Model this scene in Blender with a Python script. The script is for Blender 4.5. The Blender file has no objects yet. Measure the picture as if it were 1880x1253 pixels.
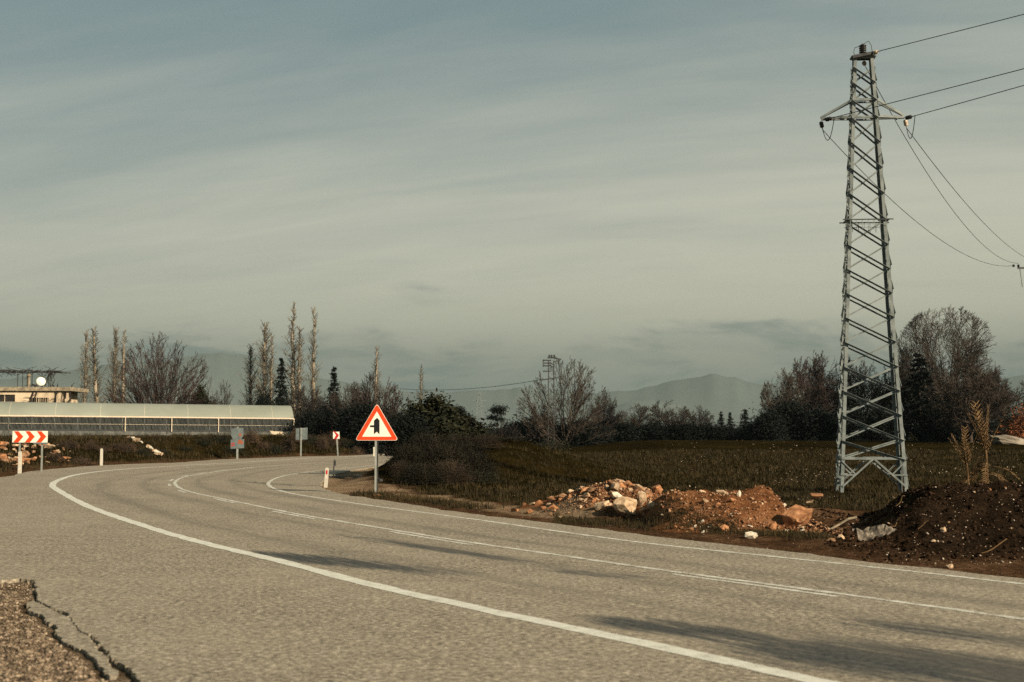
import bpy, bmesh, math, random
import numpy as np
from mathutils import Vector, Matrix, geometry

random.seed(7); RNG = np.random.default_rng(7)
scene = bpy.context.scene
COL = scene.collection

# ------------------------------------------------------------------ camera, sky, sun, exposure
CAM_H = 2.0
FPX = 2350.0                     # focal length in photo pixels (1880 wide)
PITCH = math.atan(166.5 / FPX)
cam = bpy.data.cameras.new('camera'); camo = bpy.data.objects.new('camera', cam); COL.objects.link(camo)
camo.location = (0, 0, CAM_H); camo.rotation_euler = (math.pi / 2 + PITCH, 0, 0)
cam.sensor_width = 36.0; cam.lens = 36.0 * FPX / 1880.0
cam.clip_start = 0.1; cam.clip_end = 40000
cam.dof.use_dof = True; cam.dof.focus_distance = 36.0; cam.dof.aperture_fstop = 1.9
scene.camera = camo

SUN_AZ = math.radians(131); SUN_EL = math.radians(27)
SUNV = Vector((math.sin(SUN_AZ) * math.cos(SUN_EL), math.cos(SUN_AZ) * math.cos(SUN_EL), math.sin(SUN_EL)))
sun = bpy.data.lights.new('sun', 'SUN'); suno = bpy.data.objects.new('sun', sun); COL.objects.link(suno)
sun.energy = 4.6; sun.angle = math.radians(0.6); sun.color = (1.0, 0.84, 0.63)
suno.rotation_euler = (-SUNV).to_track_quat('-Z', 'Y').to_euler(); suno.location = (60, -40, 50)

scene.view_settings.view_transform = 'Standard'; scene.view_settings.look = 'None'
scene.view_settings.gamma = 1.0; scene.view_settings.exposure = 1.1
scene.render.engine = 'CYCLES'
scene.cycles.use_denoising = False
scene.cycles.max_bounces = 6; scene.cycles.diffuse_bounces = 2; scene.cycles.glossy_bounces = 2
scene.cycles.transparent_max_bounces = 8; scene.cycles.volume_bounces = 0
scene.cycles.sample_clamp_indirect = 3

world = bpy.data.worlds.new('World'); scene.world = world; world.use_nodes = True


class NT:
    """tiny node helper"""
    def __init__(s, tree): s.t = tree; s.t.nodes.clear()
    def n(s, typ, **kw):
        nd = s.t.nodes.new(typ)
        for k, v in kw.items():
            if k.startswith('i_'):
                key = k[2:]; key = int(key) if key.isdigit() else key.replace('_', ' ')
                s.set(nd.inputs[key], v)
            else: setattr(nd, k, v)
        return nd
    def set(s, inp, v):
        if isinstance(v, bpy.types.NodeSocket): s.t.links.new(v, inp)
        else: inp.default_value = v
    def math(s, op, a, b=0.0, c=0.0, clamp=False):
        nd = s.n('ShaderNodeMath', operation=op, use_clamp=clamp)
        s.set(nd.inputs[0], a); s.set(nd.inputs[1], b); s.set(nd.inputs[2], c); return nd.outputs[0]
    def mix(s, fac, a, b):
        nd = s.n('ShaderNodeMix', data_type='RGBA')
        s.set(nd.inputs[0], fac); s.set(nd.inputs[6], a); s.set(nd.inputs[7], b); return nd.outputs[2]
    def noise(s, vec, scale, detail=4.0, rough=0.55, dist=0.0):
        nd = s.n('ShaderNodeTexNoise'); s.set(nd.inputs['Vector'], vec)
        nd.inputs['Scale'].default_value = scale; nd.inputs['Detail'].default_value = detail
        nd.inputs['Roughness'].default_value = rough; nd.inputs['Distortion'].default_value = dist
        return nd.outputs[0]
    def smooth(s, v, a, b, lo=0.0, hi=1.0):
        nd = s.n('ShaderNodeMapRange', interpolation_type='SMOOTHSTEP'); s.set(nd.inputs[0], v)
        nd.inputs[1].default_value = a; nd.inputs[2].default_value = b
        nd.inputs[3].default_value = lo; nd.inputs[4].default_value = hi; return nd.outputs[0]
    def ramp(s, fac, stops):
        nd = s.n('ShaderNodeValToRGB'); s.set(nd.inputs[0], fac); el = nd.color_ramp.elements
        while len(el) < len(stops): el.new(0.5)
        for e, (p, c) in zip(el, stops): e.position = p; e.color = (*c, 1)
        return nd.outputs[0]
    def combine(s, x, y, z):
        nd = s.n('ShaderNodeCombineXYZ'); s.set(nd.inputs[0], x); s.set(nd.inputs[1], y); s.set(nd.inputs[2], z); return nd.outputs[0]
    def sep(s, v):
        nd = s.n('ShaderNodeSeparateXYZ'); s.set(nd.inputs[0], v); return nd.outputs


def build_sky():
    k = NT(world.node_tree)
    sky = k.n('ShaderNodeTexSky', sky_type='NISHITA', sun_disc=False)
    sky.sun_elevation = SUN_EL; sky.sun_rotation = SUN_AZ; sky.dust_density = 2.0; sky.air_density = 1.2; sky.altitude = 50
    d = k.n('ShaderNodeTexCoord').outputs['Generated']
    x, y, z = k.sep(d)
    zc = k.math('MAXIMUM', z, 0.0)
    # thin high cloud sheet, drawn out in long soft streaks
    inv = k.math('DIVIDE', 1.0, k.math('ADD', zc, 0.22))
    u = k.math('MULTIPLY', x, inv); v = k.math('MULTIPLY', k.math('ABSOLUTE', y), inv)
    st = k.combine(k.math('MULTIPLY', u, 0.9), k.math('ADD', k.math('MULTIPLY', v, 2.4), k.math('MULTIPLY', u, 0.55)), 3.7)
    s1 = k.noise(st, 1.7, 5, 0.5, 0.6)
    st2 = k.combine(k.math('MULTIPLY', u, 1.1), k.math('ADD', k.math('MULTIPLY', v, 6.0), k.math('MULTIPLY', u, 1.6)), 9.1)
    s2 = k.noise(st2, 2.0, 6, 0.6, 0.5)
    sheet = k.math('ADD', k.math('MULTIPLY', s1, 0.62), k.math('MULTIPLY', s2, 0.38))
    # brighter towards the sun's side (east), thinner to the west
    sheet = k.math('ADD', k.math('MULTIPLY', sheet, 0.30), 0.455)
    sheet = k.math('ADD', sheet, k.math('MULTIPLY', x, 0.14))
    sheet = k.math('ADD', sheet, k.math('MULTIPLY', zc, -1.62))
    cov = k.smooth(sheet, 0.02, 0.52)
    cloud = k.mix(cov, (1.22, 1.66, 1.66, 1), (4.80, 4.50, 3.45, 1))
    base = k.mix(0.10, cloud, sky.outputs[0])
    # low banks of grey-blue cloud near the horizon with paler tops
    az = k.math('ARCTAN2', x, y)
    lv = k.combine(k.math('MULTIPLY', az, 7.0), k.math('MULTIPLY', z, 26.0), 2.3)
    n1 = k.noise(lv, 1.15, 6, 0.58, 0.4)
    bump = k.math('MULTIPLY', k.smooth(k.math('ABSOLUTE', k.math('SUBTRACT', az, 0.21)), 0.16, 0.02), 0.07)
    band = k.math('ADD', k.math('MULTIPLY', k.smooth(z, 0.105, 0.035), 0.19), k.math('MULTIPLY', bump, k.smooth(z, 0.11, 0.06)))
    lowm = k.math('MULTIPLY', k.smooth(k.math('ADD', n1, band), 0.58, 0.74), k.smooth(z, 0.15, 0.10))
    lv2 = k.combine(k.math('MULTIPLY', az, 7.0), k.math('ADD', k.math('MULTIPLY', z, 26.0), -0.28), 2.3)
    n2 = k.noise(lv2, 1.15, 6, 0.58, 0.4)
    top = k.math('SUBTRACT', 1.0, k.smooth(k.math('ADD', n2, band), 0.58, 0.74))
    lowc = k.mix(k.math('MULTIPLY', top, 0.8), (1.0, 1.4, 1.45, 1), (4.2, 4.1, 3.3, 1))
    base = k.mix(k.math('MULTIPLY', lowm, 0.62), base, lowc)
    base = k.mix(k.smooth(z, 0.095, 0.0, 0.0, 0.78), base, (1.45, 1.82, 1.74, 1))   # murk low over the horizon
    bg = k.n('ShaderNodeBackground'); k.set(bg.inputs[0], base); bg.inputs[1].default_value = 0.079
    out = k.n('ShaderNodeOutputWorld'); k.t.links.new(bg.outputs[0], out.inputs[0])


build_sky()

# ------------------------------------------------------------------ photo pixel <-> place
CP, SP = math.cos(PITCH), math.sin(PITCH)


def ray(px, py):
    dx, dz = (px - 940.0) / FPX, (626.5 - py) / FPX
    return np.array([dx, CP - dz * SP, SP + dz * CP])


def PG(px, py, z=0.0):           # point on the level z
    r = ray(px, py); t = (z - CAM_H) / r[2]; return np.array([0, 0, CAM_H]) + r * t


def PD(px, py, Y):               # point at depth Y
    r = ray(px, py); return np.array([0, 0, CAM_H]) + r * (Y / r[1])


# ------------------------------------------------------------------ materials
def M(name, stops, scale=5.0, detail=5.0, rough=0.9, bump=0.0, bscale=None, bdist=0.02, metallic=0.0, spec=0.25,
      stretch=(1, 1, 1), nrough=0.6, rnd=True, bright=0.0, trans=0.0):
    m = bpy.data.materials.new(name); m.use_nodes = True; k = NT(m.node_tree)
    co = k.n('ShaderNodeTexCoord').outputs['Object']
    mp = k.n('ShaderNodeMapping'); k.set(mp.inputs[0], co); mp.inputs['Scale'].default_value = stretch
    vec = mp.outputs[0]
    info = k.n('ShaderNodeObjectInfo')
    if rnd:
        va = k.n('ShaderNodeVectorMath', operation='ADD'); k.set(va.inputs[0], vec)
        k.set(va.inputs[1], k.combine(k.math('MULTIPLY', info.outputs['Random'], 57.0), k.math('MULTIPLY', info.outputs['Random'], 31.0), 0.0))
        vec = va.outputs[0]
    f = k.noise(vec, scale, detail, nrough)
    col = k.ramp(f, stops)
    if bright:
        hs = k.n('ShaderNodeHueSaturation'); k.set(hs.inputs['Color'], col)
        k.set(hs.inputs['Value'], k.math('ADD', 1.0 - bright, k.math('MULTIPLY', info.outputs['Random'], 2 * bright))); col = hs.outputs[0]
    b = k.n('ShaderNodeBsdfPrincipled'); k.set(b.inputs['Base Color'], col)
    b.inputs['Roughness'].default_value = rough; b.inputs['Metallic'].default_value = metallic
    b.inputs['Specular IOR Level'].default_value = spec
    if bump:
        bn = k.n('ShaderNodeBump'); bn.inputs['Strength'].default_value = bump; bn.inputs['Distance'].default_value = bdist
        k.set(bn.inputs['Height'], k.noise(vec, bscale or scale * 3, 4, 0.6)); k.set(b.inputs['Normal'], bn.outputs[0])
    sh = b.outputs[0]
    if trans:
        tb = k.n('ShaderNodeBsdfTranslucent'); k.set(tb.inputs[0], col)
        ms = k.n('ShaderNodeMixShader'); ms.inputs[0].default_value = trans
        k.t.links.new(sh, ms.inputs[1]); k.t.links.new(tb.outputs[0], ms.inputs[2]); sh = ms.outputs[0]
    o = k.n('ShaderNodeOutputMaterial'); k.t.links.new(sh, o.inputs[0])
    return m


def two(a, b, lo=0.35, hi=0.65): return [(lo, a), (hi, b)]


MAT = {
    'galv': M('galvanised steel', two((0.105, 0.125, 0.12), (0.20, 0.225, 0.215)), 3, rough=0.6, metallic=0.1, spec=0.4),
    'post': M('grey sign post', two((0.22, 0.24, 0.22), (0.34, 0.35, 0.31)), 4, rough=0.5, metallic=0.3, spec=0.4),
    'dark_metal': M('dark steel', two((0.02, 0.022, 0.022), (0.05, 0.05, 0.048)), 6, rough=0.6, spec=0.3),
    'wire': M('conductor wire', two((0.02, 0.024, 0.024), (0.035, 0.04, 0.04)), 6, rough=0.6),
    'insul': M('brown glazed insulator', two((0.012, 0.012, 0.012), (0.03, 0.025, 0.02)), 6, rough=0.35, spec=0.5),
    'insul_pale': M('pale insulator', two((0.35, 0.27, 0.19), (0.5, 0.42, 0.32)), 6, rough=0.4),
    'sign_white': M('sign white', two((0.68, 0.66, 0.55), (0.76, 0.74, 0.63)), 7, rough=0.45, spec=0.3),
    'sign_red': M('sign red', two((0.56, 0.045, 0.008), (0.64, 0.06, 0.012)), 7, rough=0.45, spec=0.3),
    'sign_crimson': M('sign crimson', two((0.36, 0.012, 0.016), (0.45, 0.02, 0.022)), 7, rough=0.5),
    'sign_black': M('sign black', two((0.006, 0.007, 0.008), (0.012, 0.013, 0.014)), 7, rough=0.5),
    'sign_back': M('sign back aluminium', two((0.10, 0.125, 0.125), (0.16, 0.185, 0.18)), 4, rough=0.55, metallic=0.2),
    'orange_mark': M('faded orange lettering', two((0.24, 0.07, 0.035), (0.32, 0.10, 0.05)), 8),
    'plastic': M('white plastic post', two((0.42, 0.39, 0.325), (0.55, 0.515, 0.43)), 8, rough=0.6),
    'film': M('greenhouse film', rnd=False, stops=two((0.235, 0.25, 0.20), (0.30, 0.315, 0.26), 0.3, 0.7), scale=0.25, rough=0.55, spec=0.25, trans=0.2),
    'rib': M('greenhouse rib', two((0.50, 0.40, 0.30), (0.62, 0.52, 0.40)), 5, rough=0.6),
    'net': M('greenhouse dark netting', two((0.010, 0.012, 0.012), (0.05, 0.054, 0.048), 0.3, 0.75), 1.6, rough=0.85, stretch=(3, 3, 0.5)),
    'plinth': M('grey plinth boards', two((0.05, 0.055, 0.05), (0.13, 0.13, 0.115)), 2.2, rough=0.9),
    'pipe': M('pale timber batten', two((0.45, 0.38, 0.28), (0.6, 0.52, 0.40)), 5, rough=0.7),
    'tarp': M('beige tarpaulin', two((0.40, 0.32, 0.22), (0.55, 0.46, 0.34)), 2, rough=0.85),
    'plaster': M('cream plaster', [(0.25, (0.26, 0.2, 0.13)), (0.55, (0.55, 0.44, 0.3)), (0.8, (0.62, 0.52, 0.37))], 1.0, rough=0.9, stretch=(1, 1, 0.5)),
    'slab': M('concrete slab', two((0.14, 0.115, 0.08), (0.34, 0.28, 0.19)), 2.0, rough=0.9),
    'dark': M('dark opening', two((0.012, 0.011, 0.01), (0.03, 0.026, 0.02)), 2),
    'dish': M('white dish', two((0.7, 0.68, 0.56), (0.78, 0.75, 0.63)), 2, rough=0.5),
    'rock_cream': M('cream limestone', [(0.3, (0.17, 0.095, 0.05)), (0.5, (0.37, 0.26, 0.16)), (0.7, (0.50, 0.385, 0.26))], 3.5, bump=0.5, bscale=14, bright=0.2),
    'rock_orange': M('orange stained stone', [(0.3, (0.14, 0.055, 0.022)), (0.55, (0.31, 0.145, 0.064)), (0.75, (0.43, 0.26, 0.145))], 4, bump=0.5, bscale=14, bright=0.25),
    'rock_white': M('white limestone', [(0.3, (0.27, 0.22, 0.155)), (0.6, (0.54, 0.48, 0.375))], 4, bump=0.4, bscale=14, bright=0.15),
    'rock_brown': M('soil stained stone', [(0.3, (0.10, 0.05, 0.025)), (0.6, (0.3, 0.17, 0.09))], 4, bump=0.5, bscale=14, bright=0.3),
    'gravelm': M('roadside gravel', [(0.36, (0.026, 0.018, 0.012)), (0.5, (0.105, 0.076, 0.049)), (0.66, (0.30, 0.235, 0.165))], 11.0, bright=0.2, rnd=False),
    'pebble': M('field pebbles', [(0.36, (0.10, 0.065, 0.04)), (0.5, (0.25, 0.19, 0.13)), (0.66, (0.55, 0.47, 0.36))], 1.3, rnd=False),
    'clod': M('orange rubble chips', [(0.34, (0.06, 0.026, 0.012)), (0.5, (0.20, 0.094, 0.043)), (0.66, (0.42, 0.27, 0.165))], 5.3, rnd=False),
    'clod_dark': M('dark soil clods', [(0.35, (0.006, 0.004, 0.0025)), (0.55, (0.022, 0.013, 0.008)), (0.72, (0.05, 0.029, 0.017))], 3.0, rnd=False, spec=0.0, rough=1.0),
    'bark': M('grey brown bark', two((0.028, 0.02, 0.015), (0.075, 0.055, 0.042)), 2.0),
    'bark_pale': M('pale poplar bark', two((0.14, 0.115, 0.08), (0.30, 0.25, 0.18)), 2.0),
    'twig_grey': M('grey twigs', two((0.030, 0.023, 0.018), (0.070, 0.054, 0.040)), 0.6, bright=0.15),
    'twig_dark': M('dark twigs', two((0.016, 0.013, 0.011), (0.038, 0.03, 0.024)), 0.6, bright=0.2),
    'twig_red': M('reddish twigs', [(0.38, (0.026, 0.020, 0.017)), (0.68, (0.060, 0.036, 0.030))], 0.35, bright=0.1),
    'twig_pale': M('pale poplar twigs', two((0.08, 0.07, 0.053), (0.155, 0.135, 0.10)), 0.5, bright=0.1),
    'twig_rust': M('rusty twigs', two((0.08, 0.03, 0.015), (0.2, 0.07, 0.03)), 0.6),
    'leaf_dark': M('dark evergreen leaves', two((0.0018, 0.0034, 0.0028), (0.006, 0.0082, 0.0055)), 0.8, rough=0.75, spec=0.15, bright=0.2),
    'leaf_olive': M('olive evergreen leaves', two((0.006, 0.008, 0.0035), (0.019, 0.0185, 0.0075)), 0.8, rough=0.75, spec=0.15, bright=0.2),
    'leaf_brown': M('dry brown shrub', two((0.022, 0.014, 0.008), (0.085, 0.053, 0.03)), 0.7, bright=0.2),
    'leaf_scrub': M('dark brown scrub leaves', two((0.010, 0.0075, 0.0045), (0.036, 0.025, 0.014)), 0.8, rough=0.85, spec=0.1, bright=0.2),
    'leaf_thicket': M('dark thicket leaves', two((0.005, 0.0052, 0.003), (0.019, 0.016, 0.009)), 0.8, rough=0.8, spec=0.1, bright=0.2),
    'leaf_rust': M('rust leaves', two((0.10, 0.035, 0.015), (0.24, 0.085, 0.03)), 0.8),
    'grass': M('winter grass', [(0.3, (0.013, 0.0095, 0.0025)), (0.55, (0.031, 0.0215, 0.006)), (0.75, (0.062, 0.041, 0.013))], 0.35, rnd=False),
    'straw': M('dry straw', two((0.07, 0.042, 0.018), (0.17, 0.10, 0.042)), 3),
    'hill': M('hill paled by haze', two((0.115, 0.135, 0.125), (0.13, 0.15, 0.14)), 0.002, rnd=False),  # pale bluish albedo: part of the distance haze is put into the colour
}


# ------------------------------------------------------------------ mesh helpers
def mk_mesh(name, verts, faces, mat=None, smooth=False):
    verts = np.asarray(verts, dtype=np.float32).reshape(-1, 3)
    me = bpy.data.meshes.new(name)
    if isinstance(faces, np.ndarray):
        nf, w = faces.shape
        me.vertices.add(len(verts)); me.vertices.foreach_set('co', verts.ravel())
        me.loops.add(nf * w); me.loops.foreach_set('vertex_index', faces.astype(np.int32).ravel())
        me.polygons.add(nf); me.polygons.foreach_set('loop_start', np.arange(0, nf * w, w, dtype=np.int32))
        me.update(calc_edges=True)
    else:
        me.from_pydata([tuple(map(float, v)) for v in verts], [], faces); me.update()
    if mat is not None: me.materials.append(mat)
    if smooth: me.polygons.foreach_set('use_smooth', [True] * len(me.polygons))
    return me


def link(name, data, parent=None, loc=None, rot=None, scale=None):
    o = bpy.data.objects.new(name, data); COL.objects.link(o)
    if parent is not None: o.parent = parent
    if loc is not None: o.location = loc
    if rot is not None: o.rotation_euler = rot
    if scale is not None: o.scale = scale
    return o


def tag(o, label=None, cat=None, group=None, kind=None):
    if label: o['label'] = label
    if cat: o['category'] = cat
    if group: o['group'] = group
    if kind: o['kind'] = kind
    return o


def empty(name, loc, label, cat, group=None, rz=0.0):
    o = link(name, None, None, loc, (0, 0, rz)); o.empty_display_size = 0.3
    return tag(o, label, cat, group)


class MB:
    def __init__(s): s.v = []; s.f = []
    def add(s, vs, fs):
        b = len(s.v); s.v += [tuple(map(float, p)) for p in vs]; s.f += [tuple(b + i for i in f) for f in fs]; return s
    def box(s, c, size, rot=None):
        hx, hy, hz = size[0] / 2, size[1] / 2, size[2] / 2
        ps = [Vector((x * hx, y * hy, z * hz)) for z in (-1, 1) for x, y in ((-1, -1), (1, -1), (1, 1), (-1, 1))]
        if rot is not None: ps = [rot @ p for p in ps]
        c = Vector(c); ps = [p + c for p in ps]
        return s.add(ps, [(3, 2, 1, 0), (4, 5, 6, 7), (0, 1, 5, 4), (1, 2, 6, 5), (2, 3, 7, 6), (3, 0, 4, 7)])
    def bar(s, a, b, w, h=None, up=(0, 0, 1)):        # rectangular bar from a to b
        a = Vector(a); b = Vector(b); h = h or w; d = (b - a).normalized(); u = Vector(up)
        if abs(d.dot(u)) > 0.98: u = Vector((0, 1, 0))
        x = d.cross(u).normalized(); z = x.cross(d)
        ps = [p + x * (sx * w / 2) + z * (sz * h / 2) for p in (a, b) for sx, sz in ((-1, -1), (1, -1), (1, 1), (-1, 1))]
        return s.add(ps, [(3, 2, 1, 0), (4, 5, 6, 7), (0, 1, 5, 4), (1, 2, 6, 5), (2, 3, 7, 6), (3, 0, 4, 7)])
    def angle(s, a, b, w, t, n1, n2):                   # L section: flanges along n1 and n2
        a = Vector(a); b = Vector(b); d = (b - a).normalized()
        n1 = Vector(n1); n1 = (n1 - d * n1.dot(d)).normalized(); n2 = Vector(n2); n2 = (n2 - d * n2.dot(d)).normalized()
        pr = [(0, 0), (w, 0), (w, t), (t, t), (t, w), (0, w)]
        ps = [p + n1 * q[0] + n2 * q[1] for p in (a, b) for q in pr]
        fs = [(i, (i + 1) % 6, 6 + (i + 1) % 6, 6 + i) for i in range(6)] + [(5, 4, 3, 0), (3, 2, 1, 0), (6, 9, 10, 11), (6, 7, 8, 9)]
        return s.add(ps, fs)
    def tube(s, pts, r, n=8, cap=True):
        pts = [Vector(p) for p in pts]; rs = r if isinstance(r, (list, tuple)) else [r] * len(pts); b = len(s.v); up = Vector((0.123, 0.3, 1)).normalized()
        for i, p in enumerate(pts):
            d = (pts[min(i + 1, len(pts) - 1)] - pts[max(i - 1, 0)]).normalized()
            u = up if abs(d.dot(up)) < 0.95 else Vector((1, 0, 0))
            x = d.cross(u).normalized(); y = d.cross(x)
            for k in range(n):
                a = 2 * math.pi * k / n; q = p + (x * math.cos(a) + y * math.sin(a)) * rs[i]; s.v.append(tuple(q))
        for i in range(len(pts) - 1):
            for k in range(n):
                s.f.append((b + i * n + k, b + i * n + (k + 1) % n, b + (i + 1) * n + (k + 1) % n, b + (i + 1) * n + k))
        if cap:
            s.f.append(tuple(b + k for k in range(n))[::-1]); s.f.append(tuple(b + (len(pts) - 1) * n + k for k in range(n)))
        return s
    def lathe(s, c, prof, n=14):                         # profile of (radius, z)
        b = len(s.v)
        for r, z in prof:
            for k in range(n):
                a = 2 * math.pi * k / n; s.v.append((c[0] + r * math.cos(a), c[1] + r * math.sin(a), c[2] + z))
        for i in range(len(prof) - 1):
            for k in range(n): s.f.append((b + i * n + k, b + i * n + (k + 1) % n, b + (i + 1) * n + (k + 1) % n, b + (i + 1) * n + k))
        s.f.append(tuple(b + k for k in range(n))[::-1]); s.f.append(tuple(b + (len(prof) - 1) * n + k for k in range(n)))
        return s
    def prism(s, pts2, y0, y1, org=(0, 0, 0)):           # outline in x,z extruded along y
        n = len(pts2); ps = [(org[0] + x, org[1] + y0, org[2] + z) for x, z in pts2] + [(org[0] + x, org[1] + y1, org[2] + z) for x, z in pts2]
        return s.add(ps, [tuple(range(n)), tuple(range(n, 2 * n))[::-1]] + [(i, n + i, n + (i + 1) % n, (i + 1) % n) for i in range(n)])
    def build(s, name, mat, parent=None, smooth=False, **kw):
        me = mk_mesh(name, s.v, s.f, MAT[mat] if isinstance(mat, str) else mat, smooth)
        return link(name, me, parent, **kw)


def smoothstep(a, b, x):
    t = np.clip((np.asarray(x, float) - a) / (b - a), 0, 1); return t * t * (3 - 2 * t)


def _hash(ix, iy, seed):
    h = (ix * 374761393 + iy * 668265263 + seed * 1442695041) & 0xFFFFFFFF
    h = ((h ^ (h >> 13)) * 1274126177) & 0xFFFFFFFF
    return ((h ^ (h >> 16)) & 0xFFFF) / 65535.0


def vnoise(x, y, seed=0):
    x = np.asarray(x, float); y = np.asarray(y, float)
    ix = np.floor(x).astype(np.int64); iy = np.floor(y).astype(np.int64); fx = x - ix; fy = y - iy
    fx = fx * fx * (3 - 2 * fx); fy = fy * fy * (3 - 2 * fy)
    a = _hash(ix, iy, seed); b = _hash(ix + 1, iy, seed); c = _hash(ix, iy + 1, seed); d = _hash(ix + 1, iy + 1, seed)
    return (a * (1 - fx) + b * fx) * (1 - fy) + (c * (1 - fx) + d * fx) * fy - 0.5


def fbm(x, y, oct=4, seed=0):
    s = 0; a = 1.0; f = 1.0
    for i in range(oct): s = s + a * vnoise(np.asarray(x) * f, np.asarray(y) * f, seed + i); a *= 0.5; f *= 2.03
    return s


# ------------------------------------------------------------------ road plan (flat), traced as real ground curves
def world_pts(px): return np.array([PG(x, y)[:2] for x, y in px])


def catmull(P, step):
    P = np.asarray(P, float); P = np.vstack([2 * P[0] - P[1], P, 2 * P[-1] - P[-2]]); out = []
    for i in range(1, len(P) - 2):
        p0, p1, p2, p3 = P[i - 1:i + 3]; L = np.linalg.norm(p2 - p1); n = max(2, int(L / step))
        for t in np.arange(n) / n:
            out.append(0.5 * ((2 * p1) + (-p0 + p2) * t + (2 * p0 - 5 * p1 + 4 * p2 - p3) * t * t + (-p0 + 3 * p1 - 3 * p2 + p3) * t ** 3))
    out.append(P[-2]); return np.array(out)


def relax(P, n):
    P = P.copy()
    for _ in range(n): P[1:-1] = 0.25 * P[:-2] + 0.5 * P[1:-1] + 0.25 * P[2:]
    return P


OUT_PX = [(1500, 1252), (1250, 1195), (1000, 1144), (845, 1110), (690, 1077), (585, 1049), (467, 1019), (400, 1004), (320, 983), (250, 961), (187, 940), (145, 922), (111, 903),
          (96, 892), (105, 883), (136, 873), (187, 865.5), (255, 860), (320, 856), (374, 853), (444, 849), (514, 844.8), (579, 841), (640, 838.8)]
CEN_PX = [(1880, 1137), (1702, 1113), (1468, 1080.6), (1220, 1048), (1000, 1016), (847, 994), (719, 973), (584, 951), (514, 938), (432, 921), (357, 905.5), (331, 897), (321, 889),
          (324, 882.5), (339, 876), (374, 870), (420, 863.5), (490, 856.5), (584, 850), (701, 845.2)]
INN_PX = [(1880, 1073), (1562, 1037), (1500, 1031), (1379, 1018), (1219, 1002), (1060, 981), (900, 958), (720, 934), (654, 925), (608, 918), (561, 911), (526, 904.5), (502, 897), (492, 889),
          (499, 882), (514, 876), (537, 871), (584, 864.5), (631, 860), (713, 852)]


def ext(P, head, tail):
    P = list(P)
    if head: d = (P[0] - P[3]); d = d / np.linalg.norm(d); P = [P[0] + d * h for h in head[::-1]] + P
    return np.array(P + [np.array(t) for t in tail])


OUTW = ext(world_pts(OUT_PX), (6, 14, 26), [(-10.6, 116), (-9.4, 135), (-8, 160), (-6, 195)])
CENW = ext(world_pts(CEN_PX), (6, 14, 26), [(-7.2, 112), (-5.9, 132), (-4.5, 158), (-2.5, 195)])
INNW = ext(world_pts(INN_PX), (6, 14, 26), [(-5.6, 92), (-4.2, 110), (-2.8, 131), (-1.4, 158), (0.6, 195)])
OUTL = relax(catmull(OUTW, 0.35), 12); CENL = relax(catmull(CENW, 0.35), 12); INNL = relax(catmull(INNW, 0.35), 12)

# asphalt outline: inner (far/right) edge, then back along the outer edge with the paved lay-by and the broken corner
IE = [tuple(p) for p in world_pts([(1880, 1062.5), (1764, 1051.5), (1662, 1040), (1560, 1027), (1500, 1019), (1379, 1003), (1219, 987), (1060, 966), (900, 948), (800, 934), (720, 920.6), (678, 915),
                                   (640, 910), (606, 902), (590, 893), (592, 884), (606, 874.5), (640, 865), (680, 859), (722, 853)])]
hd = np.array(IE[0]) - np.array(IE[4]); hd /= np.linalg.norm(hd)
IE = [tuple(np.array(IE[0]) + hd * h) for h in (26, 14, 6)] + IE + [(-4.4, 92), (-3.0, 110), (-1.6, 131), (-0.2, 158), (1.8, 195)]
OE = [(-7.4, 195), (-9.4, 160), (-10.8, 136), (-12.0, 117)] + [tuple(p) for p in world_pts([(640, 836.8), (553, 838.5), (460, 842), (400, 844), (320, 850), (255, 851.6), (153, 856.8), (78, 863.4), (34, 869.5), (0, 877)])]
OE += [(-24.2, 47), (-22.0, 40), (-17.5, 32), (-13.0, 25), (-10.2, 20.6)]
CRACK_PX = [(0, 1066), (40, 1062), (72, 1065), (66, 1090), (62, 1098), (85, 1109), (112, 1122), (140, 1136), (150, 1152), (172, 1170), (182, 1184), (202, 1196), (212, 1214), (240, 1228), (252, 1243), (262, 1262)]
OEC = [tuple(p) for p in world_pts(CRACK_PX)]
TAIL = [(-2.3, 7.2), (-0.4, 4.2), (2.4, 0.5), (5.2, -4.5), (10.5, -13.5)]


def densify(P, step, jit=0.0, seed=1):
    out = []
    for a, b in zip(P[:-1], P[1:]):
        a = np.array(a); b = np.array(b); n = max(1, int(np.linalg.norm(b - a) / step))
        for i in range(n): out.append(a + (b - a) * i / n)
    out.append(np.array(P[-1])); out = np.array(out)
    if jit:
        nx = fbm(np.arange(len(out)) * step * 1.7, np.zeros(len(out)) + seed, 4, seed) * jit; ny = fbm(np.arange(len(out)) * step * 1.7, np.zeros(len(out)) + seed + 9, 4, seed + 3) * jit
        out[1:-1, 0] += nx[1:-1]; out[1:-1, 1] += ny[1:-1]
    return out


IEs = relax(catmull(IE, 0.6), 4); OEs = relax(catmull(OE, 0.6), 4)
IEd = densify(IEs, 0.28, 0.16, 2); OEd = densify(OEs, 0.35, 0.22, 5); CRd = densify(OEC, 0.035, 0.09, 8); CRd[1:-1] += RNG.normal(0, 0.012, CRd[1:-1].shape); TLd = densify(TAIL, 0.5, 0.1, 4)
ROAD = np.vstack([IEd, OEd, CRd, TLd])


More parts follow.
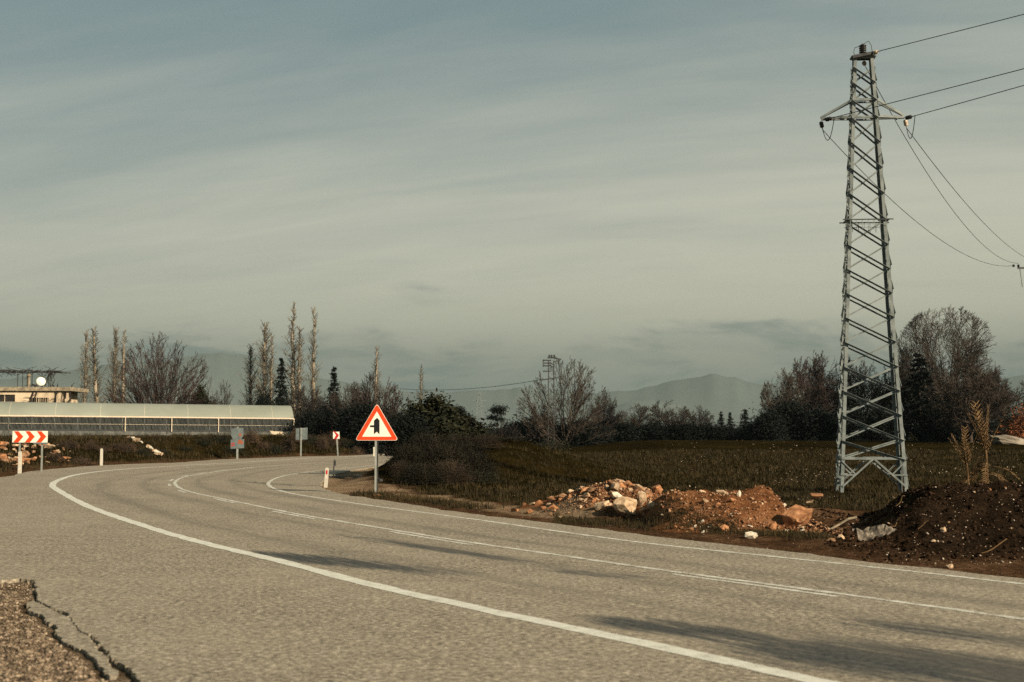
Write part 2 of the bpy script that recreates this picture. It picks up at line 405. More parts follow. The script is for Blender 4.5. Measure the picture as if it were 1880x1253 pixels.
def seg_dist(x, y, P, closed):
    """distance to polyline, signed side, arc length at nearest point"""
    A = P; B = np.roll(P, -1, 0) if closed else P[1:]
    if not closed: A = P[:-1]
    x = np.asarray(x, float).ravel(); y = np.asarray(y, float).ravel(); D = np.full(len(x), 1e18); side = np.zeros(len(x)); arc = np.zeros(len(x)); s0 = 0
    if len(x) * len(A) < 400000:
        AB = B - A; L2 = np.maximum((AB ** 2).sum(1), 1e-12); PX = x[:, None] - A[None, :, 0]; PY = y[:, None] - A[None, :, 1]
        t = np.clip((PX * AB[:, 0] + PY * AB[:, 1]) / L2, 0, 1); dx = PX - AB[:, 0] * t; dy = PY - AB[:, 1] * t; d = dx * dx + dy * dy; j = d.argmin(1); r = np.arange(len(x)); S0 = np.concatenate([[0], np.cumsum(np.sqrt(L2))])
        return np.sqrt(d[r, j]), np.sign(AB[j, 0] * dy[r, j] - AB[j, 1] * dx[r, j]), S0[j] + t[r, j] * np.sqrt(L2[j])
    for a, b in zip(A, B):
        ab = b - a; L2 = ab @ ab
        if L2 < 1e-12: continue
        t = np.clip(((x - a[0]) * ab[0] + (y - a[1]) * ab[1]) / L2, 0, 1)
        dx = x - a[0] - ab[0] * t; dy = y - a[1] - ab[1] * t; d = dx * dx + dy * dy; m = d < D
        D[m] = d[m]; side[m] = np.sign(ab[0] * dy - ab[1] * dx)[m]; arc[m] = (s0 + t * math.sqrt(L2))[m]; s0 += math.sqrt(L2)
    return np.sqrt(D), side, arc


def inside(x, y, P):
    x = np.asarray(x, float).ravel(); y = np.asarray(y, float).ravel(); r = np.zeros(len(x), bool); Q = np.roll(P, -1, 0)
    if len(x) * len(P) < 400000:
        a1 = P[None, :, 1]; b1 = Q[None, :, 1]; den = np.where(b1 == a1, 1e-9, b1 - a1); c = (a1 > y[:, None]) != (b1 > y[:, None]); xi = (Q[None, :, 0] - P[None, :, 0]) * (y[:, None] - a1) / den + P[None, :, 0]
        return (c & (x[:, None] < xi)).sum(1) % 2 == 1
    for a, b in zip(P, Q):
        if a[1] == b[1]: continue
        c = (a[1] > y) != (b[1] > y); r ^= c & (x < (b[0] - a[0]) * (y - a[1]) / (b[1] - a[1]) + a[0])
    return r


SL_T = world_pts([(52, 1104), (62, 1101), (85, 1112), (110, 1125.5), (136, 1139), (147, 1155), (168, 1173), (178, 1187), (197, 1199), (206, 1215), (216, 1228)])
SL_B = world_pts([(212, 1238), (192, 1230), (181, 1222), (168, 1206), (153, 1192), (130, 1176), (106, 1161), (88, 1142), (72, 1128), (55, 1122), (42, 1119), (48, 1110)])
SLV = np.vstack([densify(SL_T, 0.035, 0.05, 3), densify(SL_B, 0.035, 0.10, 6)]); SLV += RNG.normal(0, 0.010, SLV.shape)

ROADC = ROAD[::3]; CENC = CENL[::4]


def g(x, y, cx, cy, rx, ry, h, rot=0.0):
    c, s = math.cos(rot), math.sin(rot); u = ((x - cx) * c + (y - cy) * s) / rx; v = (-(x - cx) * s + (y - cy) * c) / ry
    return h * np.exp(-(u * u + v * v))


def zt(x, y):
    """ground height"""
    x = np.atleast_1d(np.asarray(x, float)); y = np.atleast_1d(np.asarray(y, float)); z = np.zeros(len(x)) - 0.03
    r = np.hypot(x, y); near = r < 320
    xn, yn = x[near], y[near]
    d, _, _ = seg_dist(xn, yn, ROADC, True); ins = inside(xn, yn, ROADC); _, side, _ = seg_dist(xn, yn, CENC, False)
    dr = np.where(ins, -d, d)
    outer = side > 0   # the line runs from near right to far left: its left-hand side is the camera / outer side
    outer = np.where(yn < 45, (outer | (xn < -12)), outer)
    w = smoothstep(0.2, 1.2, dr)
    zz = np.full(len(xn), -0.05) + 0.03 * w
    # bank outside the bend
    bank = 1.56 * smoothstep(0.6, 7.5, dr) * smoothstep(52, 62, yn)
    bank = bank * (1 + 0.14 * fbm(xn * 0.25, yn * 0.25, 3, 11)) + 0.12 * smoothstep(0.6, 3, dr) * fbm(xn * 1.3, yn * 1.3, 3, 12) * smoothstep(52, 60, yn)
    fld = 0.95 * smoothstep(44, 172, yn) * smoothstep(1.5, 18, dr)
    fld = fld + smoothstep(0.3, 2, dr) * (0.06 * fbm(xn * 0.5, yn * 0.5, 3, 21) + 0.035 * fbm(xn * 2.3, yn * 2.3, 3, 22))
    fld = fld + g(xn, yn, -1.6, 61, 5.2, 7, 1.75) * smoothstep(0.5, 4, dr) * (1 + 0.3 * fbm(xn * 0.7, yn * 0.7, 3, 4))
    fld = fld + g(xn, yn, -4.0, 52, 2.6, 5, 0.5) * smoothstep(0.3, 2, dr)
    # heaps beside the road
    rough = 1 + 0.22 * fbm(xn * 2.1, yn * 2.1, 4, 31)
    hp = g(xn, yn, 2.75, 31.3, 1.2, 1.1, 0.76) + g(xn, yn, 1.8, 32.3, 0.8, 0.8, 0.36) + g(xn, yn, 3.3, 29.9, 0.6, 0.8, 0.22) + g(xn, yn, 1.1, 33.2, 0.9, 0.8, 0.26)
    ridge = 0.66 * smoothstep(2.75, 3.6, xn) * (1 - smoothstep(5.5, 6.3, xn)) * smoothstep(26.0, 28.2, yn + 0.15 * np.sin(xn * 3)) * (1 - smoothstep(28.7, 30.6, yn))
    dirt = g(xn, yn, 6.5, 29.0, 1.0, 1.2, 0.34) + g(xn, yn, 7.6, 31, 0.8, 1.0, 0.18)
    mx = smoothstep(6.9, 8.45, xn - 0.27 * (yn - 26)) * (1 - smoothstep(13.5, 17, xn)); my = smoothstep(21.0, 26.2, yn) * (1 - smoothstep(28.5, 32.5, yn))
    mound = 0.82 * mx * my
    hp = (hp + ridge + dirt + mound) * rough + (np.clip(hp + ridge + mound, 0, 1) > 0.02) * 0.06 * fbm(xn * 6, yn * 6, 3, 33)
    fld = fld + hp * smoothstep(0.4, 2.0, dr)
    zz = zz + np.where(outer, bank, fld)
    zz = zz + np.where(outer & (yn < 40), 0.028 * smoothstep(0.12, 0.4, dr) * (1 - np.exp(-(seg_dist(xn, yn, SLV[::4], True)[0] / 0.12) ** 2)), 0)
    zz = zz + np.where(outer & (yn < 40), 0.03 * fbm(xn * 1.7, yn * 1.7, 4, 41) * smoothstep(0.0, 0.5, dr), 0)
    z[near] = zz
    far = ~near
    if far.any(): z[far] = np.where(x[far] < -0.12 * y[far], 1.7, 0.9)
    fade = smoothstep(230, 320, r); z = z * (1 - fade) + fade * 1.0
    return z


def zg(x, y): return float(zt([x], [y])[0])


# ------------------------------------------------------------------ ground sheet
def build_ground():
    a1 = np.radians(np.arange(-27, 27.01, 0.11)); a2 = np.radians(np.arange(30, 330, 5.0)); ang = np.concatenate([a1, a2])
    rr = [0.03]
    while rr[-1] < 12600:
        r = rr[-1]; f = 1.6 if r < 0.8 else 1.12 if r < 5 else (1.014 if r < 18 else (1.0062 if r < 40 else (1.014 if r < 330 else 1.2))); rr.append(r * f)
    rr = np.array(rr); na, nr = len(ang), len(rr)
    A, R = np.meshgrid(ang, rr); X = (R * np.sin(A)).ravel(); Y = (R * np.cos(A)).ravel(); Z = zt(X, Y)
    idx = np.arange(na * nr).reshape(nr, na); i0 = idx[:-1]; i1 = idx[1:]
    F = np.stack([i0, np.roll(i0, -1, 1), np.roll(i1, -1, 1), i1], -1).reshape(-1, 4)[:, ::-1]
    V = np.stack([X, Y, Z], 1); V = np.vstack([V, [[0, 0, -0.03]]])
    me = mk_mesh('ground', V, F.copy(), None, True)
    near = np.hypot(X, Y) < 320
    d = np.full(len(X), 99.0); side = np.zeros(len(X)); dd, _, _ = seg_dist(X[near], Y[near], ROADC, True); d[near] = dd
    _, sd, _ = seg_dist(X[near], Y[near], CENC, False); side[near] = sd
    outer = (side > 0) | (X < -12) & (Y < 45)
    red = np.maximum(np.maximum(g(X, Y, 2.75, 31.3, 1.5, 1.6, 1.2), g(X, Y, 1.2, 33, 1.2, 1.0, 0.8)), 1.3 * smoothstep(2.6, 3.4, X) * (1 - smoothstep(5.6, 6.6, X)) * smoothstep(25.2, 26.6, Y) * (1 - smoothstep(30, 31.5, Y)))
    red = np.clip(red + 0.5 * fbm(X * 1.3, Y * 1.3, 3, 51) * (red > 0.05), 0, 1)
    # grass cover: the field behind the heaps, and the bank outside the bend
    gr = smoothstep(30.5, 34.5, Y + 1.5 * fbm(X * 0.6, Y * 0.6, 3, 52) + 0.5 * np.clip(-X, 0, 6)) * smoothstep(0.6, 2.2, d + 0.8 * fbm(X, Y, 3, 53)) * (1 - red)
    gr = np.where((Y < 46) & (X < 3), smoothstep(1.9, 3.4, d + 0.9 * fbm(X * 0.9, Y * 0.9, 3, 58)) * (1 - red), gr) * np.where(Y < 30.5, smoothstep(28, 30.5, Y), 1)
    gr = np.where(outer, smoothstep(1.0, 2.6, d + fbm(X * 0.8, Y * 0.8, 3, 54)) * smoothstep(50, 60, Y), gr)
    sandy = g(X, Y, -7.6, 47.5, 2.6, 7, 1.2, 0.2); sandy = np.maximum(sandy, g(X, Y, -8, 62, 2.2, 12, 1.2)); gr = gr * (1 - np.clip(sandy, 0, 1))
    grav = np.where(outer & (Y < 45), 1.0, 0.0); grav = grav * 1.0
    track = (X < 2.2) & (Y < 47) & ~outer; sand2 = np.clip(sandy, 0, 1); sand2 = np.maximum(sand2, np.where(track, 0.75 * smoothstep(0.5, 1.2, d) * (1 - smoothstep(2.2, 3.2, d)) * (0.8 + 0.9 * fbm(X * 0.8, Y * 0.8, 3, 59)), 0)); c2 = np.vstack([np.repeat(np.clip(sand2, 0, 1)[:, None], 4, 1), [[0, 0, 0, 0]]]).astype(np.float32)
    at2 = me.color_attributes.new('sand', 'FLOAT_COLOR', 'POINT'); at2.data.foreach_set('color', c2.ravel())
    mound = smoothstep(6.6, 8.2, X - 0.27 * (Y - 26) + 0.5 * fbm(X, Y, 3, 57)) * smoothstep(19.6, 22, Y) * (1 - smoothstep(31, 34, Y))
    colr = np.stack([gr, red, grav, mound], 1); colr = np.vstack([colr, [[0, 0, 1, 0]]]).astype(np.float32)
    at = me.color_attributes.new('cover', 'FLOAT_COLOR', 'POINT'); at.data.foreach_set('color', colr.ravel())
    m = bpy.data.materials.new('ground soil and grass'); m.use_nodes = True; k = NT(m.node_tree)
    co = k.n('ShaderNodeTexCoord').outputs['Object']; va = k.n('ShaderNodeVertexColor', layer_name='cover'); r_, g_, b_ = k.sep(va.outputs[0]); a_ = va.outputs[1]
    f1 = k.noise(co, 1.1, 6, 0.62); f2 = k.noise(co, 9.0, 5, 0.65); f3 = k.noise(co, 0.12, 4, 0.6); ff = k.math('ADD', k.math('MULTIPLY', f1, 0.5), k.math('MULTIPLY', f2, 0.5))
    dirt = k.ramp(ff, [(0.36, (0.022, 0.012, 0.007)), (0.52, (0.062, 0.034, 0.018)), (0.66, (0.15, 0.088, 0.05))])
    redc = k.ramp(ff, [(0.34, (0.042, 0.018, 0.009)), (0.50, (0.155, 0.066, 0.028)), (0.68, (0.27, 0.145, 0.075))])
    gf = k.math('ADD', k.math('MULTIPLY', f3, 0.45), k.math('MULTIPLY', ff, 0.55))
    grass = k.ramp(gf, [(0.36, (0.005, 0.0038, 0.0013)), (0.50, (0.012, 0.0088, 0.0026)), (0.63, (0.027, 0.0175, 0.005))])
    gravc = k.ramp(ff, [(0.34, (0.03, 0.021, 0.013)), (0.52, (0.10, 0.072, 0.046)), (0.68, (0.22, 0.17, 0.115))])
    dark = k.ramp(ff, [(0.36, (0.006, 0.004, 0.0025)), (0.52, (0.018, 0.0115, 0.007)), (0.68, (0.05, 0.031, 0.019))])
    sand = k.ramp(ff, [(0.34, (0.10, 0.066, 0.038)), (0.52, (0.21, 0.145, 0.088)), (0.68, (0.31, 0.225, 0.145))]); sv = k.n('ShaderNodeVertexColor', layer_name='sand'); s_ = k.sep(sv.outputs[0])[0]
    c = k.mix(a_, dirt, dark); c = k.mix(b_, c, gravc); c = k.mix(k.smooth(k.math('ADD', s_, k.math('MULTIPLY', k.math('SUBTRACT', f1, 0.5), 0.6)), 0.25, 0.75), c, sand); c = k.mix(k.smooth(k.math('ADD', g_, k.math('MULTIPLY', k.math('SUBTRACT', f1, 0.5), 0.8)), 0.3, 0.7), c, redc)
    c = k.mix(k.smooth(k.math('ADD', r_, k.math('MULTIPLY', k.math('SUBTRACT', f2, 0.5), 1.0)), 0.3, 0.75), c, grass)
    b = k.n('ShaderNodeBsdfPrincipled'); k.set(b.inputs['Base Color'], c); b.inputs['Roughness'].default_value = 1.0; b.inputs['Specular IOR Level'].default_value = 0.0
    bn = k.n('ShaderNodeBump'); bn.inputs['Strength'].default_value = 0.9; bn.inputs['Distance'].default_value = 0.08; k.set(bn.inputs['Height'], k.math('ADD', f2, k.math('MULTIPLY', k.noise(co, 28, 4, 0.6), 0.5)))
    k.set(b.inputs['Normal'], bn.outputs[0]); o = k.n('ShaderNodeOutputMaterial'); k.t.links.new(b.outputs[0], o.inputs[0])
    me.materials.append(m)
    tag(link('ground', me), kind='structure')


build_ground()


# ------------------------------------------------------------------ asphalt
def asphalt_material():
    m = bpy.data.materials.new('worn asphalt'); m.use_nodes = True; k = NT(m.node_tree)
    co = k.n('ShaderNodeTexCoord').outputs['Object']; va = k.n('ShaderNodeVertexColor', layer_name='lane'); lat, arc, edge = k.sep(va.outputs[0])
    grain = k.noise(co, 14, 6, 0.80); chip = k.noise(co, 45, 3, 0.7); blotch = k.noise(co, 2.2, 6, 0.66); big = k.noise(co, 0.22, 4, 0.6)
    f = k.math('ADD', k.math('MULTIPLY', grain, 0.70), k.math('ADD', k.math('MULTIPLY', blotch, 0.10), k.math('MULTIPLY', chip, 0.20)))
    c = k.ramp(f, [(0.395, (0.030, 0.026, 0.020)), (0.46, (0.132, 0.112, 0.082)), (0.53, (0.245, 0.209, 0.153)), (0.61, (0.50, 0.437, 0.33))])
    c = k.mix(k.smooth(big, 0.38, 0.66, 0.0, 0.22), c, (0.34, 0.29, 0.21, 1))
    # dark tyre-polished binder in the wheel paths of the camera-side lane, broken up along the lane
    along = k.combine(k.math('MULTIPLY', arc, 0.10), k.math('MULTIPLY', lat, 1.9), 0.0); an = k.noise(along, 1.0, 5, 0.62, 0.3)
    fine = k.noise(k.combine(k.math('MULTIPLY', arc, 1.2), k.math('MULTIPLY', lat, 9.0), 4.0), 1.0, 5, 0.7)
    def path(c0, w): return k.math('SUBTRACT', 1.0, k.smooth(k.math('ABSOLUTE', k.math('SUBTRACT', lat, c0)), 0.0, w))
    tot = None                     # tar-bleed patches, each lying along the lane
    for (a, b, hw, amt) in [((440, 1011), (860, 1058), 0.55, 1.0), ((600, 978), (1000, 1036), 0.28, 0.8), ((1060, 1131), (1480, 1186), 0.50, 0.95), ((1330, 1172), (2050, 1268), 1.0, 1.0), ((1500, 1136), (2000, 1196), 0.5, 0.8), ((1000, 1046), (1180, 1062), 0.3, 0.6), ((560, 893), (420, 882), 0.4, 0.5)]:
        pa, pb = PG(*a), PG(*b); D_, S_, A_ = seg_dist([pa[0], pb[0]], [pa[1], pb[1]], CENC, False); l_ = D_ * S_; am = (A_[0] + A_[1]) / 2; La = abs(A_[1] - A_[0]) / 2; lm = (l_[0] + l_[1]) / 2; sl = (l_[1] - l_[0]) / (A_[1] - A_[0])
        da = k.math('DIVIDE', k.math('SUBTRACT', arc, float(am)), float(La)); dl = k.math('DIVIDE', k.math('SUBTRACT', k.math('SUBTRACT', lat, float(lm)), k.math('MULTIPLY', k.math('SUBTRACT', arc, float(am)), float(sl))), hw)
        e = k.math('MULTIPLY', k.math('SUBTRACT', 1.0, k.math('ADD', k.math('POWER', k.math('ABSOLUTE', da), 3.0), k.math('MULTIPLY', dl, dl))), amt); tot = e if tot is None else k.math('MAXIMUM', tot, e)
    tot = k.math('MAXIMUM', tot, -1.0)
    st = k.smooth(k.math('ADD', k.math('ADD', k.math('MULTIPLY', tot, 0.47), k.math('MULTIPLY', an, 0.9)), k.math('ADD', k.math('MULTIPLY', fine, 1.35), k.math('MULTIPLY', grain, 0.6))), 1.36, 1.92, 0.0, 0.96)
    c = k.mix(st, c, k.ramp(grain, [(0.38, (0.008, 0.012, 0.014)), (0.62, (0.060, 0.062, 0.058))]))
    p2 = k.math('MULTIPLY', k.math('MAXIMUM', k.math('MAXIMUM', path(-0.9, 0.5), path(-2.3, 0.5)), k.math('MAXIMUM', path(1.0, 0.6), path(2.8, 0.7))), k.smooth(an, 0.33, 0.6, 0.0, 0.45))
    c = k.mix(p2, c, (0.085, 0.076, 0.06, 1))
    b = k.n('ShaderNodeBsdfPrincipled'); k.set(b.inputs['Base Color'], c); b.inputs['Roughness'].default_value = 0.88; b.inputs['Specular IOR Level'].default_value = 0.2
    bn = k.n('ShaderNodeBump'); bn.inputs['Strength'].default_value = 0.4; bn.inputs['Distance'].default_value = 0.007; k.set(bn.inputs['Height'], f); k.set(b.inputs['Normal'], bn.outputs[0])
    o = k.n('ShaderNodeOutputMaterial'); k.t.links.new(b.outputs[0], o.inputs[0]); return m


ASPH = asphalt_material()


def slab_mesh(name, outline, grid, thick):
    P = np.asarray(outline); mn = P.min(0); mx = P.max(0)
    if grid:
        pts = []; y = mn[1]
        while y < mx[1]:
            st = grid if y < 40 else grid * 2
            xs = np.arange(mn[0], mx[0], st); pts.append(np.stack([xs + RNG.normal(0, 0.02, len(xs)), np.full(len(xs), y)], 1)); y += st
        Gp = np.vstack(pts); k = inside(Gp[:, 0], Gp[:, 1], P); dd, _, _ = seg_dist(Gp[:, 0], Gp[:, 1], P[::2], True); Gp = Gp[k & (dd > 0.15)]
    else: Gp = np.zeros((0, 2))
    n = len(P); vin = [Vector(map(float, p)) for p in np.vstack([P, Gp])]; edges = [(i, (i + 1) % n) for i in range(n)]
    vo, eo, fo, ov, oe, of = geometry.delaunay_2d_cdt(vin, edges, [], 1, 1e-5)
    bm = bmesh.new(); vs = [bm.verts.new((v[0], v[1], 0.0)) for v in vo]
    for f in fo:
        try: bm.faces.new([vs[i] for i in f])
        except ValueError: pass
    bmesh.ops.recalc_face_normals(bm, faces=bm.faces)
    if sum(f.normal.z for f in bm.faces) < 0: bmesh.ops.reverse_faces(bm, faces=bm.faces)
    be = [e for e in bm.edges if len(e.link_faces) == 1]; r = bmesh.ops.extrude_edge_only(bm, edges=be)
    for v in r['geom']:
        if isinstance(v, bmesh.types.BMVert): v.co.z -= thick
    bmesh.ops.recalc_face_normals(bm, faces=bm.faces)
    me = bpy.data.meshes.new(name); bm.to_mesh(me); bm.free(); nv = len(me.vertices); co = np.empty(nv * 3, np.float32); me.vertices.foreach_get('co', co); co = co.reshape(-1, 3)
    D, S, A = seg_dist(co[:, 0], co[:, 1], CENC, False); at = me.color_attributes.new('lane', 'FLOAT_COLOR', 'POINT')
    at.data.foreach_set('color', np.stack([D * S, A, D, np.ones(nv)], 1).astype(np.float32).ravel())
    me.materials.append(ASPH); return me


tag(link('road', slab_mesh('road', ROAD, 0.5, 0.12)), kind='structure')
tag(link('broken_asphalt_strip', slab_mesh('broken_asphalt_strip', SLV, 0, 0.10), loc=(0, 0, -0.012), rot=(0, 0, 0)), 'long thin strip of asphalt cracked off the road edge beside the gravel corner', 'asphalt piece')


def paint_material(name, wear):
    m = bpy.data.materials.new(name); m.use_nodes = True; k = NT(m.node_tree); co = k.n('ShaderNodeTexCoord').outputs['Object']
    f = k.math('ADD', k.math('MULTIPLY', k.noise(co, 30, 4, 0.7), 0.6), k.math('MULTIPLY', k.noise(co, 3, 5, 0.6), 0.4))
    c = k.mix(k.smooth(f, wear - 0.09, wear + 0.09), (0.19, 0.16, 0.115, 1), k.ramp(k.noise(co, 6, 4, 0.6), [(0.3, (0.42, 0.415, 0.355)), (0.7, (0.58, 0.575, 0.50))]))
    b = k.n('ShaderNodeBsdfPrincipled'); k.set(b.inputs['Base Color'], c); b.inputs['Roughness'].default_value = 0.8; b.inputs['Specular IOR Level'].default_value = 0.2
    bn = k.n('ShaderNodeBump'); bn.inputs['Strength'].default_value = 0.4; bn.inputs['Distance'].default_value = 0.01; k.set(bn.inputs['Height'], k.noise(co, 38, 4, 0.7)); k.set(b.inputs['Normal'], bn.outputs[0])
    o = k.n('ShaderNodeOutputMaterial'); k.t.links.new(b.outputs[0], o.inputs[0]); return m


PAINT = paint_material('thick white road paint', 0.385); PAINT2 = paint_material('worn white road paint', 0.465)


def ribbon(name, P, w, mat, z=0.004, off=0.0, jit=0.012, parent=None, taper=0):
    P = np.asarray(P); L = np.concatenate([[0], np.cumsum(np.linalg.norm(np.diff(P, axis=0), axis=1))]); n = max(3, int(L[-1] / 0.09)); s = np.linspace(0, L[-1], n)
    Q = np.stack([np.interp(s, L, P[:, 0]), np.interp(s, L, P[:, 1])], 1); T = np.gradient(Q, axis=0); T /= np.linalg.norm(T, axis=1)[:, None]; N = np.stack([-T[:, 1], T[:, 0]], 1)
    a = off + w / 2 + jit * 2 * fbm(s * 2.1 + P[0, 0], s * 0 + 1.5, 4, 61); b = off - w / 2 + jit * 2 * fbm(s * 2.3, s * 0 + 7.5 + P[0, 1], 4, 62)
    A = Q + N * a[:, None]; B = Q + N * b[:, None]; V = np.zeros((2 * n, 3)); V[:n, :2] = A; V[n:, :2] = B; V[:, 2] = z
    i = np.arange(n - 1); F = np.stack([n + i, n + i + 1, i + 1, i], 1)
    return link(name, mk_mesh(name, V, F, mat), parent)


tag(ribbon('outer_edge_line', OUTL, 0.25, PAINT, jit=0.02), kind='structure')
tag(ribbon('inner_edge_line', INNL, 0.14, PAINT2), kind='structure')
tag(ribbon('centre_line', CENL, 0.13, PAINT2, jit=0.02), kind='structure')
dashes = link('centre_dashes', None); tag(dashes, kind='structure')
cl = np.concatenate([[0], np.cumsum(np.linalg.norm(np.diff(CENL, axis=0), axis=1))])


def arc_at(px, py):
    p = PG(px, py)[:2]; return float(seg_dist([p[0]], [p[1]], CENL, False)[2][0])


DASH = [((1560, 1094), (1235, 1051)), ((898, 1003), (719, 974)), ((584, 953), (497, 938)), ((432, 924), (385, 915)), ((352, 905), (328, 900)), ((317, 893), (308, 889)), ((310, 884), (322, 880)),
        ((331, 876), (349, 873)), ((363, 871), (384, 868)), ((404, 866), (425, 863)), ((455, 860), (480, 858))]
for a, b in DASH:
    s0, s1 = sorted((arc_at(*a), arc_at(*b))); k = (cl > s0) & (cl < s1)
    if k.sum() < 2: continue
    ribbon('dash', CENL[k], 0.12, PAINT2, off=0.22, parent=dashes)


# ------------------------------------------------------------------ hills on the horizon
def build_hills():
    prof = [(-900, 720), (-300, 690), (0, 700), (150, 682), (300, 664), (400, 648), (470, 660), (560, 690), (640, 706), (740, 716), (860, 722), (960, 716), (1060, 728), (1150, 722), (1200, 707), (1250, 694), (1310, 682), (1350, 690), (1385, 703), (1440, 708), (1520, 716), (1620, 708), (1760, 700), (1880, 690), (2300, 700), (2900, 720)]
    px = np.array([p[0] for p in prof]); py = np.array([p[1] for p in prof])
    for name, R0, R1, dy, amp, seed in (('far_hills', 9300, 11800, 0, 1.0, 71), ('near_hills', 6300, 7600, 52, 0.8, 81)):
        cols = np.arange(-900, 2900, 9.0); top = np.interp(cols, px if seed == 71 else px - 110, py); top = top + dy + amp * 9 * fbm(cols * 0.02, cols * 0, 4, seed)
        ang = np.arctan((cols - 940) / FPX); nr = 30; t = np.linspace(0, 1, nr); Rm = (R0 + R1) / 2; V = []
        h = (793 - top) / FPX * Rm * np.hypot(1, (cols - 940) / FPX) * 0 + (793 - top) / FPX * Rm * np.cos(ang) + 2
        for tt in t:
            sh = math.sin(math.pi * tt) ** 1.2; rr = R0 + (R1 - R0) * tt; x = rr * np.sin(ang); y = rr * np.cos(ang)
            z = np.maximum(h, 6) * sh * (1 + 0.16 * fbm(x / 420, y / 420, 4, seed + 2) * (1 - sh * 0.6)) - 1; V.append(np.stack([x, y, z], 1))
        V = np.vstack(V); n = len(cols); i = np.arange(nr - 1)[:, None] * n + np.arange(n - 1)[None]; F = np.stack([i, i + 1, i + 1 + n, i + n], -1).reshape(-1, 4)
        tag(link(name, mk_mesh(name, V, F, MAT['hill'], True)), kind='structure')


build_hills()


# ------------------------------------------------------------------ vegetation builders
def tubes_mesh(name, segs, mat, n=3):
    S = np.array(segs, dtype=float)
    p0, p1, r0, r1 = S[:, 0:3], S[:, 3:6], S[:, 6], S[:, 7]; d = p1 - p0; L = np.linalg.norm(d, axis=1); L[L == 0] = 1; d = d / L[:, None]
    up = np.where(np.abs(d[:, 2:3]) < 0.9, np.array([[0, 0, 1.0]]), np.array([[1.0, 0, 0]])); x = np.cross(d, up); x /= np.linalg.norm(x, axis=1)[:, None]; y = np.cross(d, x)
    m = len(S); V = np.zeros((m, 2 * n, 3))
    for k in range(n):
        a = 2 * math.pi * k / n; o = x * math.cos(a) + y * math.sin(a); V[:, k] = p0 + o * r0[:, None]; V[:, n + k] = p1 + o * r1[:, None]
    b = np.arange(m)[:, None] * 2 * n; F = np.stack([np.stack([b[:, 0] + k, b[:, 0] + (k + 1) % n, b[:, 0] + n + (k + 1) % n, b[:, 0] + n + k], 1) for k in range(n)], 1).reshape(-1, 4)
    return mk_mesh(name, V.reshape(-1, 3), F, MAT[mat], True)


def leaves_arrays(C, size, rng, flat=0.0, aspect=0.55):
    n = len(C); a = rng.normal(size=(n, 3)); a[:, 2] *= (1 - flat); a /= np.linalg.norm(a, axis=1)[:, None]; b = rng.normal(size=(n, 3)); b = np.cross(a, b); b /= np.linalg.norm(b, axis=1)[:, None]
    s = (size * rng.uniform(0.6, 1.4, n))[:, None]; V = np.stack([C - a * s, C - b * s * aspect, C + a * s, C + b * s * aspect], 1); F = np.arange(n * 4).reshape(-1, 4)
    return V.reshape(-1, 3), F


def leaf_mesh(name, C, size, mat, rng, flat=0.0, aspect=0.55):
    V, F = leaves_arrays(np.asarray(C), size, rng, flat, aspect); return mk_mesh(name, V, F, MAT[mat])


